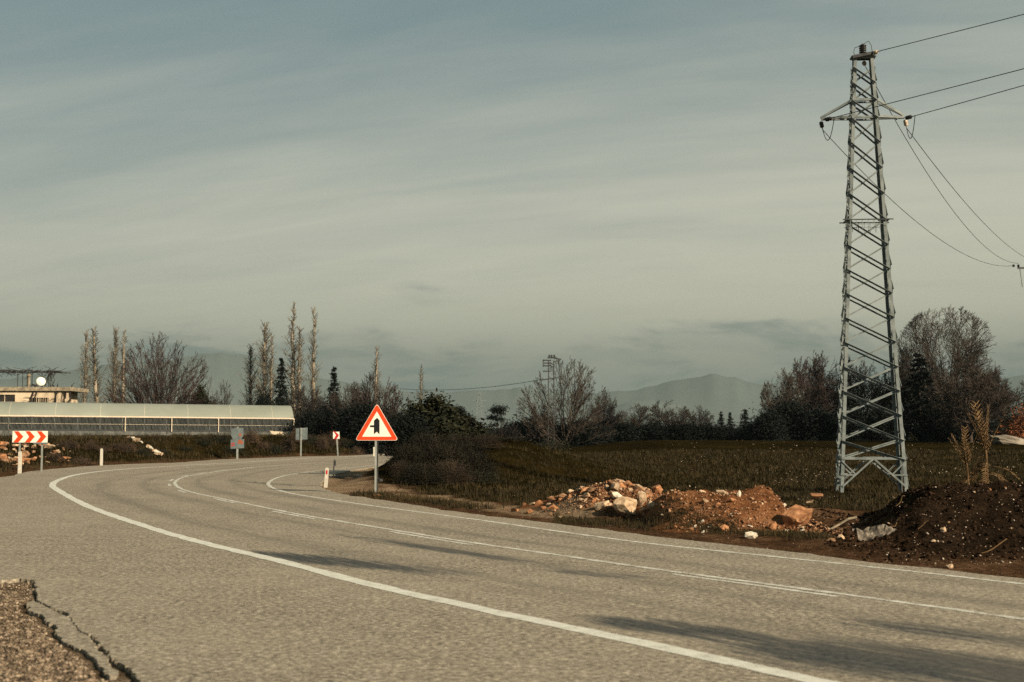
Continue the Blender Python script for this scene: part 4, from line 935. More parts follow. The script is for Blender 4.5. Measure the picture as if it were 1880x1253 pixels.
# ------------------------------------------------------------------ near lattice pylon
def lattice_pylon():
    Yc = 43.0; rot = math.radians(-5); base = PG(1600, 905.5); cx, cy = base[0] * Yc / base[1], Yc; z0 = zg(cx, cy)
    root = empty('lattice_pylon', (cx, cy, z0), 'tall grey steel lattice pylon with crossarm standing at the edge of the field', 'pylon', None, rot)
    Ztop = PD(1584, 107, Yc)[2] - z0
    hw0, hw1 = 1.10, 0.33
    def hw(z): return hw0 + (hw1 - hw0) * z / Ztop
    DR = 0.46                     # the tower is shallower than it is wide
    def cn(sx, sy, z): w = hw(z); return Vector((sx * w, sy * w * DR, z))
    def zy(py): return PD(1592, py, Yc - 1)[2] - z0
    for sx in (-1, 1):
        for sy in (-1, 1):
            MB().angle(cn(sx, sy, -0.35), cn(sx, sy, Ztop), 0.108, 0.018, (-sx, 0, 0), (0, -sy, 0)).build('leg', 'galv', root)
            b = MB()                                       # step bolts up one flange
            for i in range(36):
                z = 0.9 + i * 0.36
                if z > Ztop - 0.3: break
                p = cn(sx, sy, z); b.bar(p + Vector((0, 0, 0)), p + Vector((sx * 0.12, 0, 0.0)) if i % 2 else p + Vector((0, sy * 0.12, 0)), 0.022)
            if (sx, sy) in ((-1, -1), (1, 1)): tag(b.build('step_bolts', 'galv', root), kind='stuff')
    nodes = [zy(y) for y in (809, 762.6, 717, 672, 626, 580, 534.6, 489.5, 444, 397, 348, 300, 252, 206)]
    up = [zy(y) for y in (206, 173, 140, 110)]
    H1 = zy(845)
    def brace(a, b, n, t=0.07):
        MB().angle(a, b, t, 0.012, n, (0, 0, 1)).build('brace', 'galv', root)
    levels = nodes + up[1:]
    for fi, (ax, sg) in enumerate((('y', -1), ('y', 1), ('x', -1), ('x', 1))):
        off = 0.0 if ax == 'y' else 0.13
        nrm = (0, -sg, 0) if ax == 'y' else (-sg, 0, 0)
        def c2(s, z, d=0.03):
            p = cn(s, sg, z) if ax == 'y' else cn(sg, s, z)
            e = Vector((0, sg * d, 0)) if ax == 'y' else Vector((sg * d, 0, 0)); return p + e
        prev = H1
        for i, z in enumerate(levels):
            lo = prev; hi = z; zo = 0 if i >= len(levels) - 3 else off * (1 if i else 0); zl = 0 if i == 0 else (off if i < len(levels) - 3 else off * 0.5)
            if ax == 'y' or i % 1 == 0:
                if ax == 'y':      # one diagonal hangs below its outstanding flange, the other lies flat to the face
                    MB().angle(c2(-1, hi + zo), c2(1, lo + zl), 0.052, 0.008, (0, 0, -1), (0, -1, 0)).build('brace', 'galv', root)
                    MB().angle(c2(-1, lo + zl, -0.05), c2(1, hi + zo, -0.05), 0.042, 0.008, (0, 0, 1), (0, 1, 0)).build('brace', 'galv', root)
                else:
                    brace(c2(-1, hi + zo), c2(1, lo + zl), nrm, 0.05); brace(c2(-1, lo + zl, 0.05), c2(1, hi + zo, 0.05), nrm, 0.05)
            prev = z
        # foot: horizontal, A-brace and short secondary members
        m = (c2(-1, H1) + c2(1, H1)) * 0.5; lo = 0.12; zm = H1 * 0.42
        MB().angle(c2(-1, H1), c2(1, H1), 0.08, 0.012, nrm, (0, 0, 1)).build('horizontal_brace', 'galv', root)
        for s in (-1, 1):
            f = c2(s, lo); f = f + (m - f) * 0.08; brace(m, f, nrm, 0.058); q = f + (m - f) * 0.42; brace(c2(s, H1 - 0.06), q, nrm, 0.042); brace(c2(s, q.z), q, nrm, 0.042)
        for zz in (zy(173), zy(206), Ztop - 0.04): MB().angle(c2(-1, zz, 0.02), c2(1, zz, 0.02), 0.07, 0.012, nrm, (0, 0, 1)).build('horizontal_brace', 'galv', root)
    # anti-climb collar at mid height
    zc = zy(397); w = hw(zc) + 0.06; wd = hw(zc) * DR + 0.06
    for sg in (-1, 1):
        MB().bar((-w - 0.15, sg * wd, zc), (w + 0.15, sg * wd, zc), 0.035).build('collar_bar', 'dark_metal', root); MB().bar((sg * w, -wd, zc), (sg * w, wd, zc), 0.05).build('collar_bar', 'dark_metal', root)
    b = MB()
    for sg in (-1, 1):
        for i in range(7): x = -w + 2 * w * (i + 0.5) / 7; b.bar((x, sg * wd, zc), (x, sg * (wd + 0.02), zc - 0.34), 0.016)
        b.bar((-w, sg * (wd + 0.012), zc - 0.16), (w, sg * (wd + 0.012), zc - 0.16), 0.014)
    tag(b.build('collar_spikes', 'galv', root), kind='stuff')
    # crossarm
    zl, zu = zy(205), zy(173); wl = hw(zl); wu = hw(zu); tips = {}
    for s, tx in ((-1, -1.44), (1, 1.34)):
        tip = Vector((tx, 0, zl - 0.02)); tips[s] = tip
        for sg in (-1, 1):
            MB().angle((s * wl, sg * wl * DR, zl), tip + Vector((0, sg * 0.05, 0)), 0.08, 0.014, (0, -sg, 0), (0, 0, 1)).build('crossarm_chord', 'galv', root)
            MB().angle((s * wu, sg * wu * DR, zu), tip + Vector((0, sg * 0.04, 0.05)), 0.07, 0.012, (0, -sg, 0), (0, 0, 1)).build('crossarm_tie', 'galv', root)
        MB().bar(tip + Vector((-s * 0.25, -0.09, 0)), tip + Vector((-s * 0.25, 0.09, 0)), 0.05).build('crossarm_strut', 'galv', root)
    # head plate with post insulator
    MB().box((0, 0, Ztop + 0.02), (hw1 * 2 + 0.16, hw1 * 2 * DR + 0.12, 0.05)).build('head_plate', 'galv', root)
    MB().bar((-hw1 - 0.05, -hw1 * DR - 0.08, Ztop - 0.02), (hw1 + 0.05, -hw1 * DR - 0.08, Ztop + 0.12), 0.07, 0.1).build('head_beam', 'dark_metal', root)
    pr = [(0.03, 0.0), (0.03, 0.1)]
    for i in range(4): z = 0.10 + i * 0.075; pr += [(0.06, z), (0.13, z + 0.012), (0.12, z + 0.035), (0.06, z + 0.055)]
    pr += [(0.06, 0.40), (0.03, 0.42)]
    ins = MB().lathe((-0.02, -0.1, Ztop + 0.045), pr).build('post_insulator', 'insul', root, True)
    MB().tube([(-0.02 + 0.03, -0.1, Ztop + 0.45), (0.18, -0.1, Ztop + 0.56), (0.28, -0.1, Ztop + 0.38), (0.30, -0.1, Ztop + 0.12)], 0.012, 5).build('jumper', 'wire', ins)
    MB().tube([(-0.12, -0.1, Ztop + 0.38), (-0.28, -0.1, Ztop + 0.34), (-0.33, -0.1, Ztop + 0.18), (-0.26, -0.1, Ztop + 0.03)], 0.012, 5).build('jumper', 'wire', ins)
    # tension insulator strings (short chains of discs) and jumper loops
    M4 = root.matrix_basis
    R3 = Matrix.Rotation(rot, 3, 'Z'); org = Vector((cx, cy, z0))
    W = lambda v: R3 @ Vector(v) + org
    anchors = {'tip_l': W(tips[-1]), 'tip_r': W(tips[1]), 'top': W((0.3, -0.22, Ztop + 0.1)), 'top_b': W((0.05, 0.14, Ztop - 0.10))}
    def string(a, d, mat, n=3):
        a = Vector(a); d = Vector(d).normalized(); up = Vector((0, 0, 1)); x = d.cross(up).normalized(); y = d.cross(x); b = MB(); N = 10; prof = [(0.02, 0.0)]
        for i in range(n): s = 0.04 + i * 0.075; prof += [(0.02, s), (0.075, s + 0.01), (0.065, s + 0.045), (0.022, s + 0.06)]
        prof += [(0.016, 0.06 + n * 0.075), (0.016, 0.16 + n * 0.075)]; bs = len(b.v)
        for r, s in prof:
            for q in range(N): t = 2 * math.pi * q / N; b.v.append(tuple(a + d * s + (x * math.cos(t) + y * math.sin(t)) * r))
        for i in range(len(prof) - 1):
            for q in range(N): b.f.append((bs + i * N + q, bs + i * N + (q + 1) % N, bs + (i + 1) * N + (q + 1) % N, bs + (i + 1) * N + q))
        Ri = R3.transposed(); b.v = [tuple(Ri @ (Vector(v) - org)) for v in b.v]
        b.build('insulator_string', mat, root, True); return a + d * prof[-1][1]
    ends = {}
    fwd = Vector((0.62, -0.78, 0.03)); bwd = Vector((0.42, 0.88, -0.22))
    ends['A'] = string(anchors['top'], fwd, 'insul_pale', 2); ends['B'] = string(anchors['tip_l'] + Vector((0.12, -0.05, 0.0)), fwd, 'insul', 3); ends['C'] = string(anchors['tip_r'] + Vector((0.02, -0.03, 0)), fwd, 'insul', 3)
    ends['D'] = string(anchors['top_b'], bwd, 'insul_pale', 2); ends['E'] = string(anchors['tip_r'] + Vector((0.04, 0.04, -0.04)), Vector((0.35, 0.75, -0.55)), 'insul_pale', 3); ends['F'] = string(anchors['tip_l'] + Vector((0.0, 0.04, -0.04)), Vector((0.35, 0.75, -0.6)), 'insul', 3)
    Ri = R3.transposed()
    for p, q in (('B', 'F'), ('C', 'E')):
        a, b_ = ends[p], ends[q]; pts = []
        for i in range(13): t = i / 12; v = a.lerp(b_, t); v.z -= 4 * 0.55 * t * (1 - t); pts.append(Ri @ (v - org))
        MB().tube(pts, 0.014, 5).build('jumper_loop', 'wire', root)
    return ends


ENDS = lattice_pylon()


def wire(name, a, b, sag, label, n=40, r=0.0135):
    a = Vector(a); b = Vector(b); pts = []
    for i in range(n + 1): t = i / n; p = a.lerp(b, t); p.z -= 4 * sag * t * (1 - t); pts.append(p)
    tag(MB().tube(pts, r, 5).build(name, 'wire', None, True), label, 'cable', 'power lines at the near pylon')


def along(a, px, py, lenm):
    """level line from a to the point of sight (px, py), carried on to lenm"""
    a = Vector(a); best = None
    for Y in np.arange(25, 60, 0.05):
        q = PD(px, py, Y)
        if best is None or abs(q[2] - a.z - 0.0) < best[0]: best = (abs(q[2] - a.z), Vector(q))
    d = (best[1] - a).normalized(); return a + d * lenm


wire('power_line', ENDS['A'], along(ENDS['A'], 1880, 22, 42), 0.18, 'top cable running from the pylon head to the upper right corner')
wire('power_line', ENDS['B'], along(ENDS['B'], 1880, 120, 42), 0.18, 'middle cable running right from the left end of the crossarm')
wire('power_line', ENDS['C'], along(ENDS['C'], 1880, 153, 42), 0.18, 'lowest of three cables running right from the crossarm tip')
NEXT = {'F': PD(1862, 488, 92), 'D': PD(1870, 484, 92), 'E': PD(1893, 478, 92)}
wire('power_line', ENDS['F'], NEXT['F'], 1.4, 'slack cable sagging from the left crossarm tip behind the pylon')
wire('power_line', ENDS['D'], NEXT['D'], 1.7, 'slack cable sagging from the pylon head to the next pole')
wire('power_line', ENDS['E'], NEXT['E'], 0.7, 'slack cable sagging from the right crossarm tip to the frame edge')


def next_pole():
    Y = 92.4; x = PD(1920, 488, Y)[0]; z0 = zg(x, Y); t = empty('utility_pole', (x, Y, z0), 'far utility pole at the right edge, only its crossarm end in view', 'pole'); H = 15.6
    MB().tube([(0, 0, -0.3), (0, 0, H)], [0.2, 0.11], 10).build('pole', 'post', t); za = NEXT['F'][2] - z0 - 0.12
    MB().box((0, 0, za), (4.1, 0.1, 0.12)).build('crossarm', 'dark_metal', t)
    for dx in (NEXT['F'][0] - x + 0.05, NEXT['D'][0] - x + 0.08, NEXT['E'][0] - x): MB().lathe((dx, -0.15, za + 0.04), [(0.02, 0), (0.11, 0.05), (0.05, 0.1), (0.11, 0.15), (0.04, 0.2)], 8).build('insulator', 'insul', t)
    MB().bar((-1.9, 0, za), (-1.75, 0, za - 1.4), 0.03).build('drop_wire', 'wire', t)
    MB().bar((-1.2, 0, za), (0, 0, za - 1.2), 0.05).build('strut', 'dark_metal', t)


next_pole()


def transformer_pole():
    Y = 146.0; x = PD(1012, 790, Y)[0]; z0 = zg(x, Y); t = empty('transformer_pole', (x, Y, z0), 'dark transformer pole with stacked brackets inside the large bare tree', 'pole'); H = PD(1012, 655, Y)[2] - z0; u = Y / FPX
    for s in (-1, 1): MB().bar((s * 0.34, 0, -0.3), (s * 0.30, 0, H - 0.5), 0.12).build('leg', 'dark_metal', t)
    for i in range(13): z = 1.0 + i * (H - 1.8) / 12; MB().bar((-0.32, 0, z), (0.32, 0, z + (0.45 if i % 2 else -0.45)), 0.06).build('brace', 'dark_metal', t)
    zz = lambda py: PD(1012, py, Y)[2] - z0
    MB().box((0.1, 0, zz(657)), (1.0, 0.25, 0.18)).build('head_beam', 'dark_metal', t)
    MB().bar((0.3, 0, zz(657)), (1.15, 0, zz(661)), 0.16).build('bracket', 'dark_metal', t); MB().bar((0.3, 0, zz(665)), (1.05, 0, zz(661)), 0.1).build('bracket', 'dark_metal', t)
    for py in (662, 667, 672, 682): MB().box((-0.45, 0, zz(py)), (0.95, 0.2, 0.13)).build('switch_bracket', 'dark_metal', t)
    MB().bar((-0.9, 0, zz(660)), (-0.9, 0, zz(674)), 0.1).build('switch_rod', 'dark_metal', t)
    MB().bar((-1.05, 0, zz(698)), (0.7, 0, zz(694)), 0.14).build('crossarm', 'dark_metal', t)
    for dx in (-0.2, 0.05, 0.35): MB().lathe((dx, 0, zz(656)), [(0.05, 0), (0.12, 0.06), (0.06, 0.12), (0.12, 0.18), (0.04, 0.26)], 8).build('insulator', 'insul', t)
    a = Vector((x - 1.0, Y, z0 + zz(697))); b = Vector(PD(735, 714, 190)); pts = []
    for i in range(25): q = i / 24; p = a.lerp(b, q); p.z -= 4 * 0.6 * q * (1 - q); pts.append(p)
    tag(MB().tube(pts, 0.03, 4).build('overhead_cable', 'wire'), 'faint thin cable running left from the transformer pole', 'cable')


transformer_pole()


def faint_pylon():
    Y = 420.0; x = PD(880, 800, Y)[0]; z0 = zg(x, Y); t = empty('distant_pylon', (x, Y, z0), 'faint distant lattice pylon between the small pines', 'pylon'); H = PD(880, 720, Y)[2] - z0; b = MB()
    for sx in (-1, 1):
        for sy in (-1, 1): MB().bar((sx * 1.5, sy * 1.5, -0.5), (sx * 0.35, sy * 0.35, H), 0.10).build('leg', 'galv', t)
    for i in range(12):
        z0_, z1_ = H * i / 12, H * (i + 1) / 12; w0, w1 = 1.5 - 1.15 * i / 12, 1.5 - 1.15 * (i + 1) / 12
        for sy in (-1, 1): MB().bar((-w0, sy * w0, z0_), (w1, sy * w1, z1_), 0.06).build('brace', 'galv', t); MB().bar((w0, sy * w0, z0_), (-w1, sy * w1, z1_), 0.06).build('brace', 'galv', t)
    for z, w in ((H * 0.93, 1.6), (H * 0.8, 2.2), (H * 0.67, 1.8)): MB().box((0, 0, z), (w * 2, 0.3, 0.22)).build('crossarm', 'galv', t)


faint_pylon()


# ------------------------------------------------------------------ road signs and posts
def rounded(pts, r, n=5):
    out = []; m = len(pts)
    for i in range(m):
        p0, p1, p2 = (Vector(pts[i - 1]), Vector(pts[i]), Vector(pts[(i + 1) % m])); a = (p0 - p1).normalized(); b = (p2 - p1).normalized(); ang = a.angle(b); d = r / math.tan(ang / 2); s = p1 + a * d; e = p1 + b * d
        for k in range(n + 1): t = k / n; out.append(tuple((1 - t) ** 2 * s + 2 * t * (1 - t) * p1 + t * t * e))
    return out


def warning_sign():
    base = PG(690, 907); x, Y = base[0], base[1]; z0 = zg(x, Y); t = empty('warning_sign', (x, Y, z0), 'triangular red-bordered junction warning sign on a grey post by the bend', 'road sign'); U = Y / FPX / 6.267
    zc = lambda zy_: (907 - (720 + zy_ / 6.267)) * Y / FPX - z0 * 0; X = lambda zx: (zx - 575) * U + 0.02
    T = lambda p: [(X(a), zc(b)) for a, b in p]
    tri = rounded(T([(575, 128), (325, 556), (825, 556)]), 0.07); red = rounded(T([(575, 136), (331, 552), (819, 552)]), 0.064); inn = rounded(T([(575, 223), (408, 513), (743, 513)]), 0.006)
    MB().prism(tri, -0.045, -0.025).build('panel', 'sign_white', t); MB().prism(red, -0.049, -0.0452).build('red_border', 'sign_red', t); MB().prism(inn, -0.053, -0.0492).build('white_field', 'sign_white', t)
    MB().prism(T([(577, 297), (607, 327), (607, 486), (577, 455), (543, 486), (543, 405), (499, 405), (499, 382), (543, 382), (543, 327)]), -0.057, -0.0532).build('junction_symbol', 'sign_black', t)
    MB().box((-0.012, 0.0, zc(556) / 2 + 0.4), (0.062, 0.045, zc(556) + 1.1)).build('post', 'post', t); MB().box((0.042, 0.01, zc(556) / 2 + 0.4), (0.046, 0.03, zc(556) + 1.0)).build('post_flange', 'dark_metal', t)


warning_sign()


def chevron_board():
    Y = PG(56, 866)[1]; x = PD(55.5, 800, Y)[0]; xg = x; z0 = min(zg(PD(36, 866, Y)[0], Y), zg(PD(76, 866, Y)[0], Y)); t = empty('chevron_board', (x, Y, z0), 'white board with three red chevrons on two posts at the left', 'road sign'); U = Y / FPX
    zz = lambda py: PD(55, py, Y)[2] - z0; X = lambda zx: (zx / 5.69 - 55.5) * U
    Z = lambda zyv: zz(660 + zyv / 5.69)
    MB().box(((X(132) + X(497)) / 2, 0, (Z(749) + Z(870)) / 2), (X(497) - X(132), 0.03, Z(749) - Z(870))).build('panel', 'sign_white', t)
    for k in range(3):
        o = k * 119.5; MB().prism([(X(px_ + o), Z(py_)) for px_, py_ in [(148, 752), (193, 752), (246, 808), (196, 868), (142, 868), (188, 808)]], -0.022, -0.0152).build('chevron', 'sign_red', t)
    MB().box(((X(350) + X(497)) / 2, 0.0, Z(878)), (X(495) - X(350), 0.025, 0.07)).build('lower_rail', 'sign_back', t)
    for zx in (205, 432): MB().box((X(zx) + (0.03 if zx > 400 else 0), 0.06, Z(760) / 2 - 0.1), (0.075, 0.06, Z(760) + 0.3)).build('post', 'post', t)


chevron_board()


def marker(px, py, top, label, red=False, mat='plastic', w=0.12, lean=0.0, z=None, name='marker_post', group=None):
    p = PG(px, py); x, Y = p[0], p[1]; z0 = zg(x, Y) if z is None else z; z0 = max(z0, -0.02); H = PD(px, top, Y)[2] - z0; t = empty(name, (x, Y, z0), label, 'post', group); a = lean
    prof = [(-w / 2, -0.25), (w / 2, -0.25), (w / 2 * 0.92, H - 0.06), (w * 0.2, H), (-w * 0.3, H), (-w / 2 * 0.92, H - 0.04)]
    MB().prism([(q[0] + a * q[1], q[1]) for q in prof], -w * 0.3, w * 0.3).build('body', mat, t)
    if red: MB().prism([(-w * 0.24 + a * H * 0.75, H * 0.66), (w * 0.24 + a * H * 0.75, H * 0.66), (w * 0.24 + a * H * 0.8, H * 0.86), (-w * 0.24 + a * H * 0.8, H * 0.86)], -w * 0.36, -w * 0.3 - 0.001).build('reflector', 'sign_crimson', t)
    return t


marker(36, 868, 829, 'thick white marker post at the left foot of the chevron board', w=0.16)
marker(186, 855, 824, 'white marker post standing alone on the verge right of the chevron board', w=0.15)
marker(598, 893, 859, 'white marker post with red reflector inside the bend', True, w=0.13, lean=0.07)
marker(687, 838, 821, 'small pale marker post across the road behind the triangular sign', w=0.16)


def dark_post():
    p = PG(612, 873.5); x, Y = p[0], p[1]; z0 = zg(x, Y); t = empty('bent_post', (x, Y, z0), 'thin dark bent metal post behind the red-reflector marker post', 'post'); H = PD(612, 844, Y)[2] - z0
    MB().tube([(0, 0, -0.1), (0.02, 0, H * 0.5), (0.07, 0, H)], 0.03, 6).build('rod', 'dark_metal', t); MB().box((0.055, 0, H * 0.78), (0.1, 0.06, H * 0.3)).build('head', 'dark_metal', t); MB().box((-0.02, 0, 0.015), (0.4, 0.3, 0.05)).build('foot_plate', 'dark_metal', t)


dark_post()


def back_signs():
    # double panel on one post
    p = PG(436, 843); Y = p[1]; x = PD(436, 800, Y)[0]; z0 = max(zg(x, Y), 0); t = empty('double_panel_sign', (x, Y, z0), 'grey sign post with two stacked panels, red lettering on the lower', 'road sign'); U = Y / FPX; zz = lambda py: PD(436, py, Y)[2] - z0
    X = lambda px_: (px_ - 436) * U
    MB().box((0, 0.03, zz(785) / 2 - 0.1), (0.13, 0.08, zz(785) + 0.3)).build('post', 'post', t)
    MB().prism([(X(424.5), zz(787)), (X(447), zz(786)), (X(447), zz(800)), (X(443), zz(807)), (X(428), zz(807)), (X(424.5), zz(800))], -0.04, -0.012).build('upper_panel', 'sign_back', t)
    MB().prism([(X(424), zz(807.5)), (X(448.5), zz(806.5)), (X(448.5), zz(823)), (X(424), zz(824.5))], -0.04, -0.012).build('lower_panel', 'sign_back', t)
    MB().box((X(440.5), -0.043, zz(811.5)), (0.26, 0.004, 0.28)).build('lettering', 'orange_mark', t)
    MB().box((X(445), -0.043, zz(813)), (0.12, 0.004, 0.22)).build('lettering', 'orange_mark', t)
    MB().box((X(441), -0.043, zz(799)), (0.16, 0.004, 0.22)).build('lettering', 'orange_mark', t)
    for k, dy in enumerate((813.5, 817.5)): MB().bar((X(425), -0.043, zz(dy + 2)), (X(431), -0.043, zz(dy)), 0.01, 0.07, (0, 0, 1)).build('lettering', 'sign_crimson', t)
    # square panel seen from behind
    p = PG(553, 838); Y = p[1]; x = PD(553, 800, Y)[0]; z0 = max(zg(x, Y), 0); t = empty('square_panel_sign', (x, Y, z0), 'square grey sign panel seen from behind on a single post', 'road sign'); U = Y / FPX; zz2 = lambda py: PD(553, py, Y)[2] - z0; X2 = lambda px_: (px_ - 553) * U
    MB().prism([(X2(543), zz2(787)), (X2(564.5), zz2(785.5)), (X2(564.5), zz2(807)), (X2(543), zz2(808))], 0.0, 0.03).build('panel', 'sign_back', t)
    MB().box((0, -0.05, zz2(787) / 2 - 0.1), (0.11, 0.07, zz2(787) + 0.3)).build('post', 'post', t)
    MB().bar((X2(553), -0.012, zz2(789)), (X2(561), -0.012, zz2(787.5)), 0.02, 0.07).build('bracket', 'post', t)
    # single chevron
    p = PG(620, 837); Y = p[1]; x = PD(617, 800, Y)[0]; z0 = max(zg(x, Y), 0); t = empty('single_chevron_sign', (x, Y, z0), 'small white sign with one crimson chevron on a leaning post', 'road sign'); zz3 = lambda py: PD(617, py, Y)[2] - z0; U = Y / FPX; X3 = lambda px_: (px_ - 617) * U
    MB().prism([(X3(611.5), zz3(793.5)), (X3(623), zz3(793)), (X3(623.5), zz3(806)), (X3(611.5), zz3(806))], -0.02, 0.01).build('panel', 'sign_white', t)
    MB().prism([(X3(612), zz3(791.5)), (X3(616), zz3(793)), (X3(622.5), zz3(799)), (X3(618), zz3(806.6)), (X3(613), zz3(806.6)), (X3(617), zz3(799.5))], -0.028, -0.0202).build('chevron', 'sign_crimson', t)
    MB().bar((X3(618), 0.04, zz3(806) + 0.3), (X3(621), 0.04, -0.2), 0.1, 0.07, (0, 1, 0)).build('post', 'post', t)


back_signs()


# ------------------------------------------------------------------ greenhouse, tarpaulin, house
def greenhouse():
    A = Vector(PD(-70, 763, 135.5)); B = Vector(PD(539, 769, 145.5)); A.z = 3.75; B.z = 3.48; u = Vector((B.x - A.x, B.y - A.y, 0)); L = u.length; u.normalize(); v = Vector((-u.y, u.x, 0)); sl = (B.z - A.z) / L
    zb = 1.35; t = empty('greenhouse', (A.x, A.y, zb), 'long plastic-film greenhouse with dark netted side on the bank', 'greenhouse', None, math.atan2(u.y, u.x))
    eh = A.z - zb; rise = 1.52; D = 7.0; nb = 15; bw = L / nb; N = 22
    prof = [(D * k / N, eh + rise * (math.sin(math.pi * k / N)) ** 0.75) for k in range(N + 1)]
    for i in range(nb):
        x0, x1 = i * bw + 0.004, (i + 1) * bw - 0.004; sag = [0.0, -0.004, -0.005, -0.004, 0.0]; vs = []; fs = []
        for j in range(5):
            x = x0 + (x1 - x0) * j / 4
            for k, (y, z) in enumerate(prof): vs.append((x, y, z + sl * x + sag[j] * math.sin(math.pi * k / N)))
        for j in range(4):
            for k in range(N): a = j * (N + 1) + k; fs.append((a, a + 1, a + N + 2, a + N + 1))
        o = MB().add(vs, fs).build('roof_sheet', 'film', t); so = o.modifiers.new('thick', 'SOLIDIFY'); so.thickness = 0.02
        x0, x1 = i * bw + 0.04, (i + 1) * bw - 0.04; zt0, zt1 = eh - 0.10 + sl * x0, eh - 0.10 + sl * x1; nv = 10; vs = []; fs = []
        for j in range(nv + 1):
            x = x0 + (x1 - x0) * j / nv; top = eh - 0.10 + sl * x; w_ = 0.03 * math.sin(j * 2.3 + i)
            vs += [(x, 0.02 + w_, top), (x, 0.04 - w_, top - 0.75), (x, 0.0 + w_ * 1.4, eh - 1.42 + sl * x)]
        for j in range(nv):
            for k in range(2): a = j * 3 + k; fs.append((a, a + 3, a + 4, a + 1))
        o = MB().add(vs, fs).build('side_net', 'net', t); so = o.modifiers.new('thick', 'SOLIDIFY'); so.thickness = 0.015
        MB().box(((x0 + x1) / 2, 0.03, (eh - 1.55) / 2 - 0.15 + sl * x0), (x1 - x0, 0.08, eh - 1.55 + 0.3)).build('plinth_board', 'plinth', t)
        MB().bar((x0, -0.05, eh - 0.82 + sl * x0), (x1, -0.05, eh - 0.82 + sl * x1), 0.03).build('net_rail', 'pipe', t)
    for i in range(nb + 1):
        x = i * bw; MB().tube([(x, y, z + 0.004 + sl * x) for y, z in prof], 0.022, 6).build('rib', 'film' if i % 2 else 'rib', t); MB().box((x, 0.06, eh / 2 - 0.3 + sl * x), (0.07, 0.07, eh + 0.5)).build('side_post', 'plinth', t)
    MB().bar((0, -0.05, eh + 0.0), (L, -0.05, eh + sl * L), 0.10, 0.13).build('gutter', 'rib', t)
    MB().bar((0, -0.03, eh - 1.48), (L, -0.03, eh - 1.48 + sl * L), 0.06, 0.12).build('lower_rail', 'dark_metal', t)
    for px in (239, 317, 397):
        x = (PD(px, 770, 142)[0] - A.x) / u.x; MB().bar((x, -0.14, eh - 0.06 + sl * x), (x, -0.14, eh - 1.6 + sl * x), 0.085).build('downpipe', 'pipe', t)
    # end wall
    vs = [(L, y, z + sl * L) for y, z in prof] + [(L, D, 0), (L, 0, 0)]; o = MB().add(vs, [tuple(range(len(vs)))]).build('end_sheet', 'film', t); so = o.modifiers.new('thick', 'SOLIDIFY'); so.thickness = 0.02
    MB().box((L + 0.05, 0.0, eh / 2 - 0.3 + sl * L), (0.12, 0.12, eh + 0.6)).build('corner_post', 'pipe', t)
    # tarpaulin tied to the corner
    rg = random.Random(3); W_, H_ = 2.7, 0.85; vs = []; fs = []; nx, nz = 18, 8; p0 = PD(496, 792, 144)
    for i in range(nx + 1):
        for j in range(nz + 1):
            a, b = i / nx, j / nz; vs.append((a * W_ * (1 - 0.0 * b) + 0.25 * b * (1 - a), -0.12 + 0.09 * math.sin(a * 17 + b * 3) * (0.3 + b) - 0.12 * b, -b * H_ * (0.75 + 0.25 * a) - 0.12 * math.sin(math.pi * a) * (1 - b)))
    for i in range(nx):
        for j in range(nz): a = i * (nz + 1) + j; fs.append((a, a + 1, a + nz + 2, a + nz + 1))
    o = MB().add(vs, fs).build('tarpaulin', 'tarp', None, True, loc=(p0[0], p0[1] - 0.35, 2.12), rot=(0, 0, math.atan2(u.y, u.x))); so = o.modifiers.new('thick', 'SOLIDIFY'); so.thickness = 0.02; tag(o, 'creased beige tarpaulin hanging at the right end of the greenhouse', 'tarpaulin')


greenhouse()


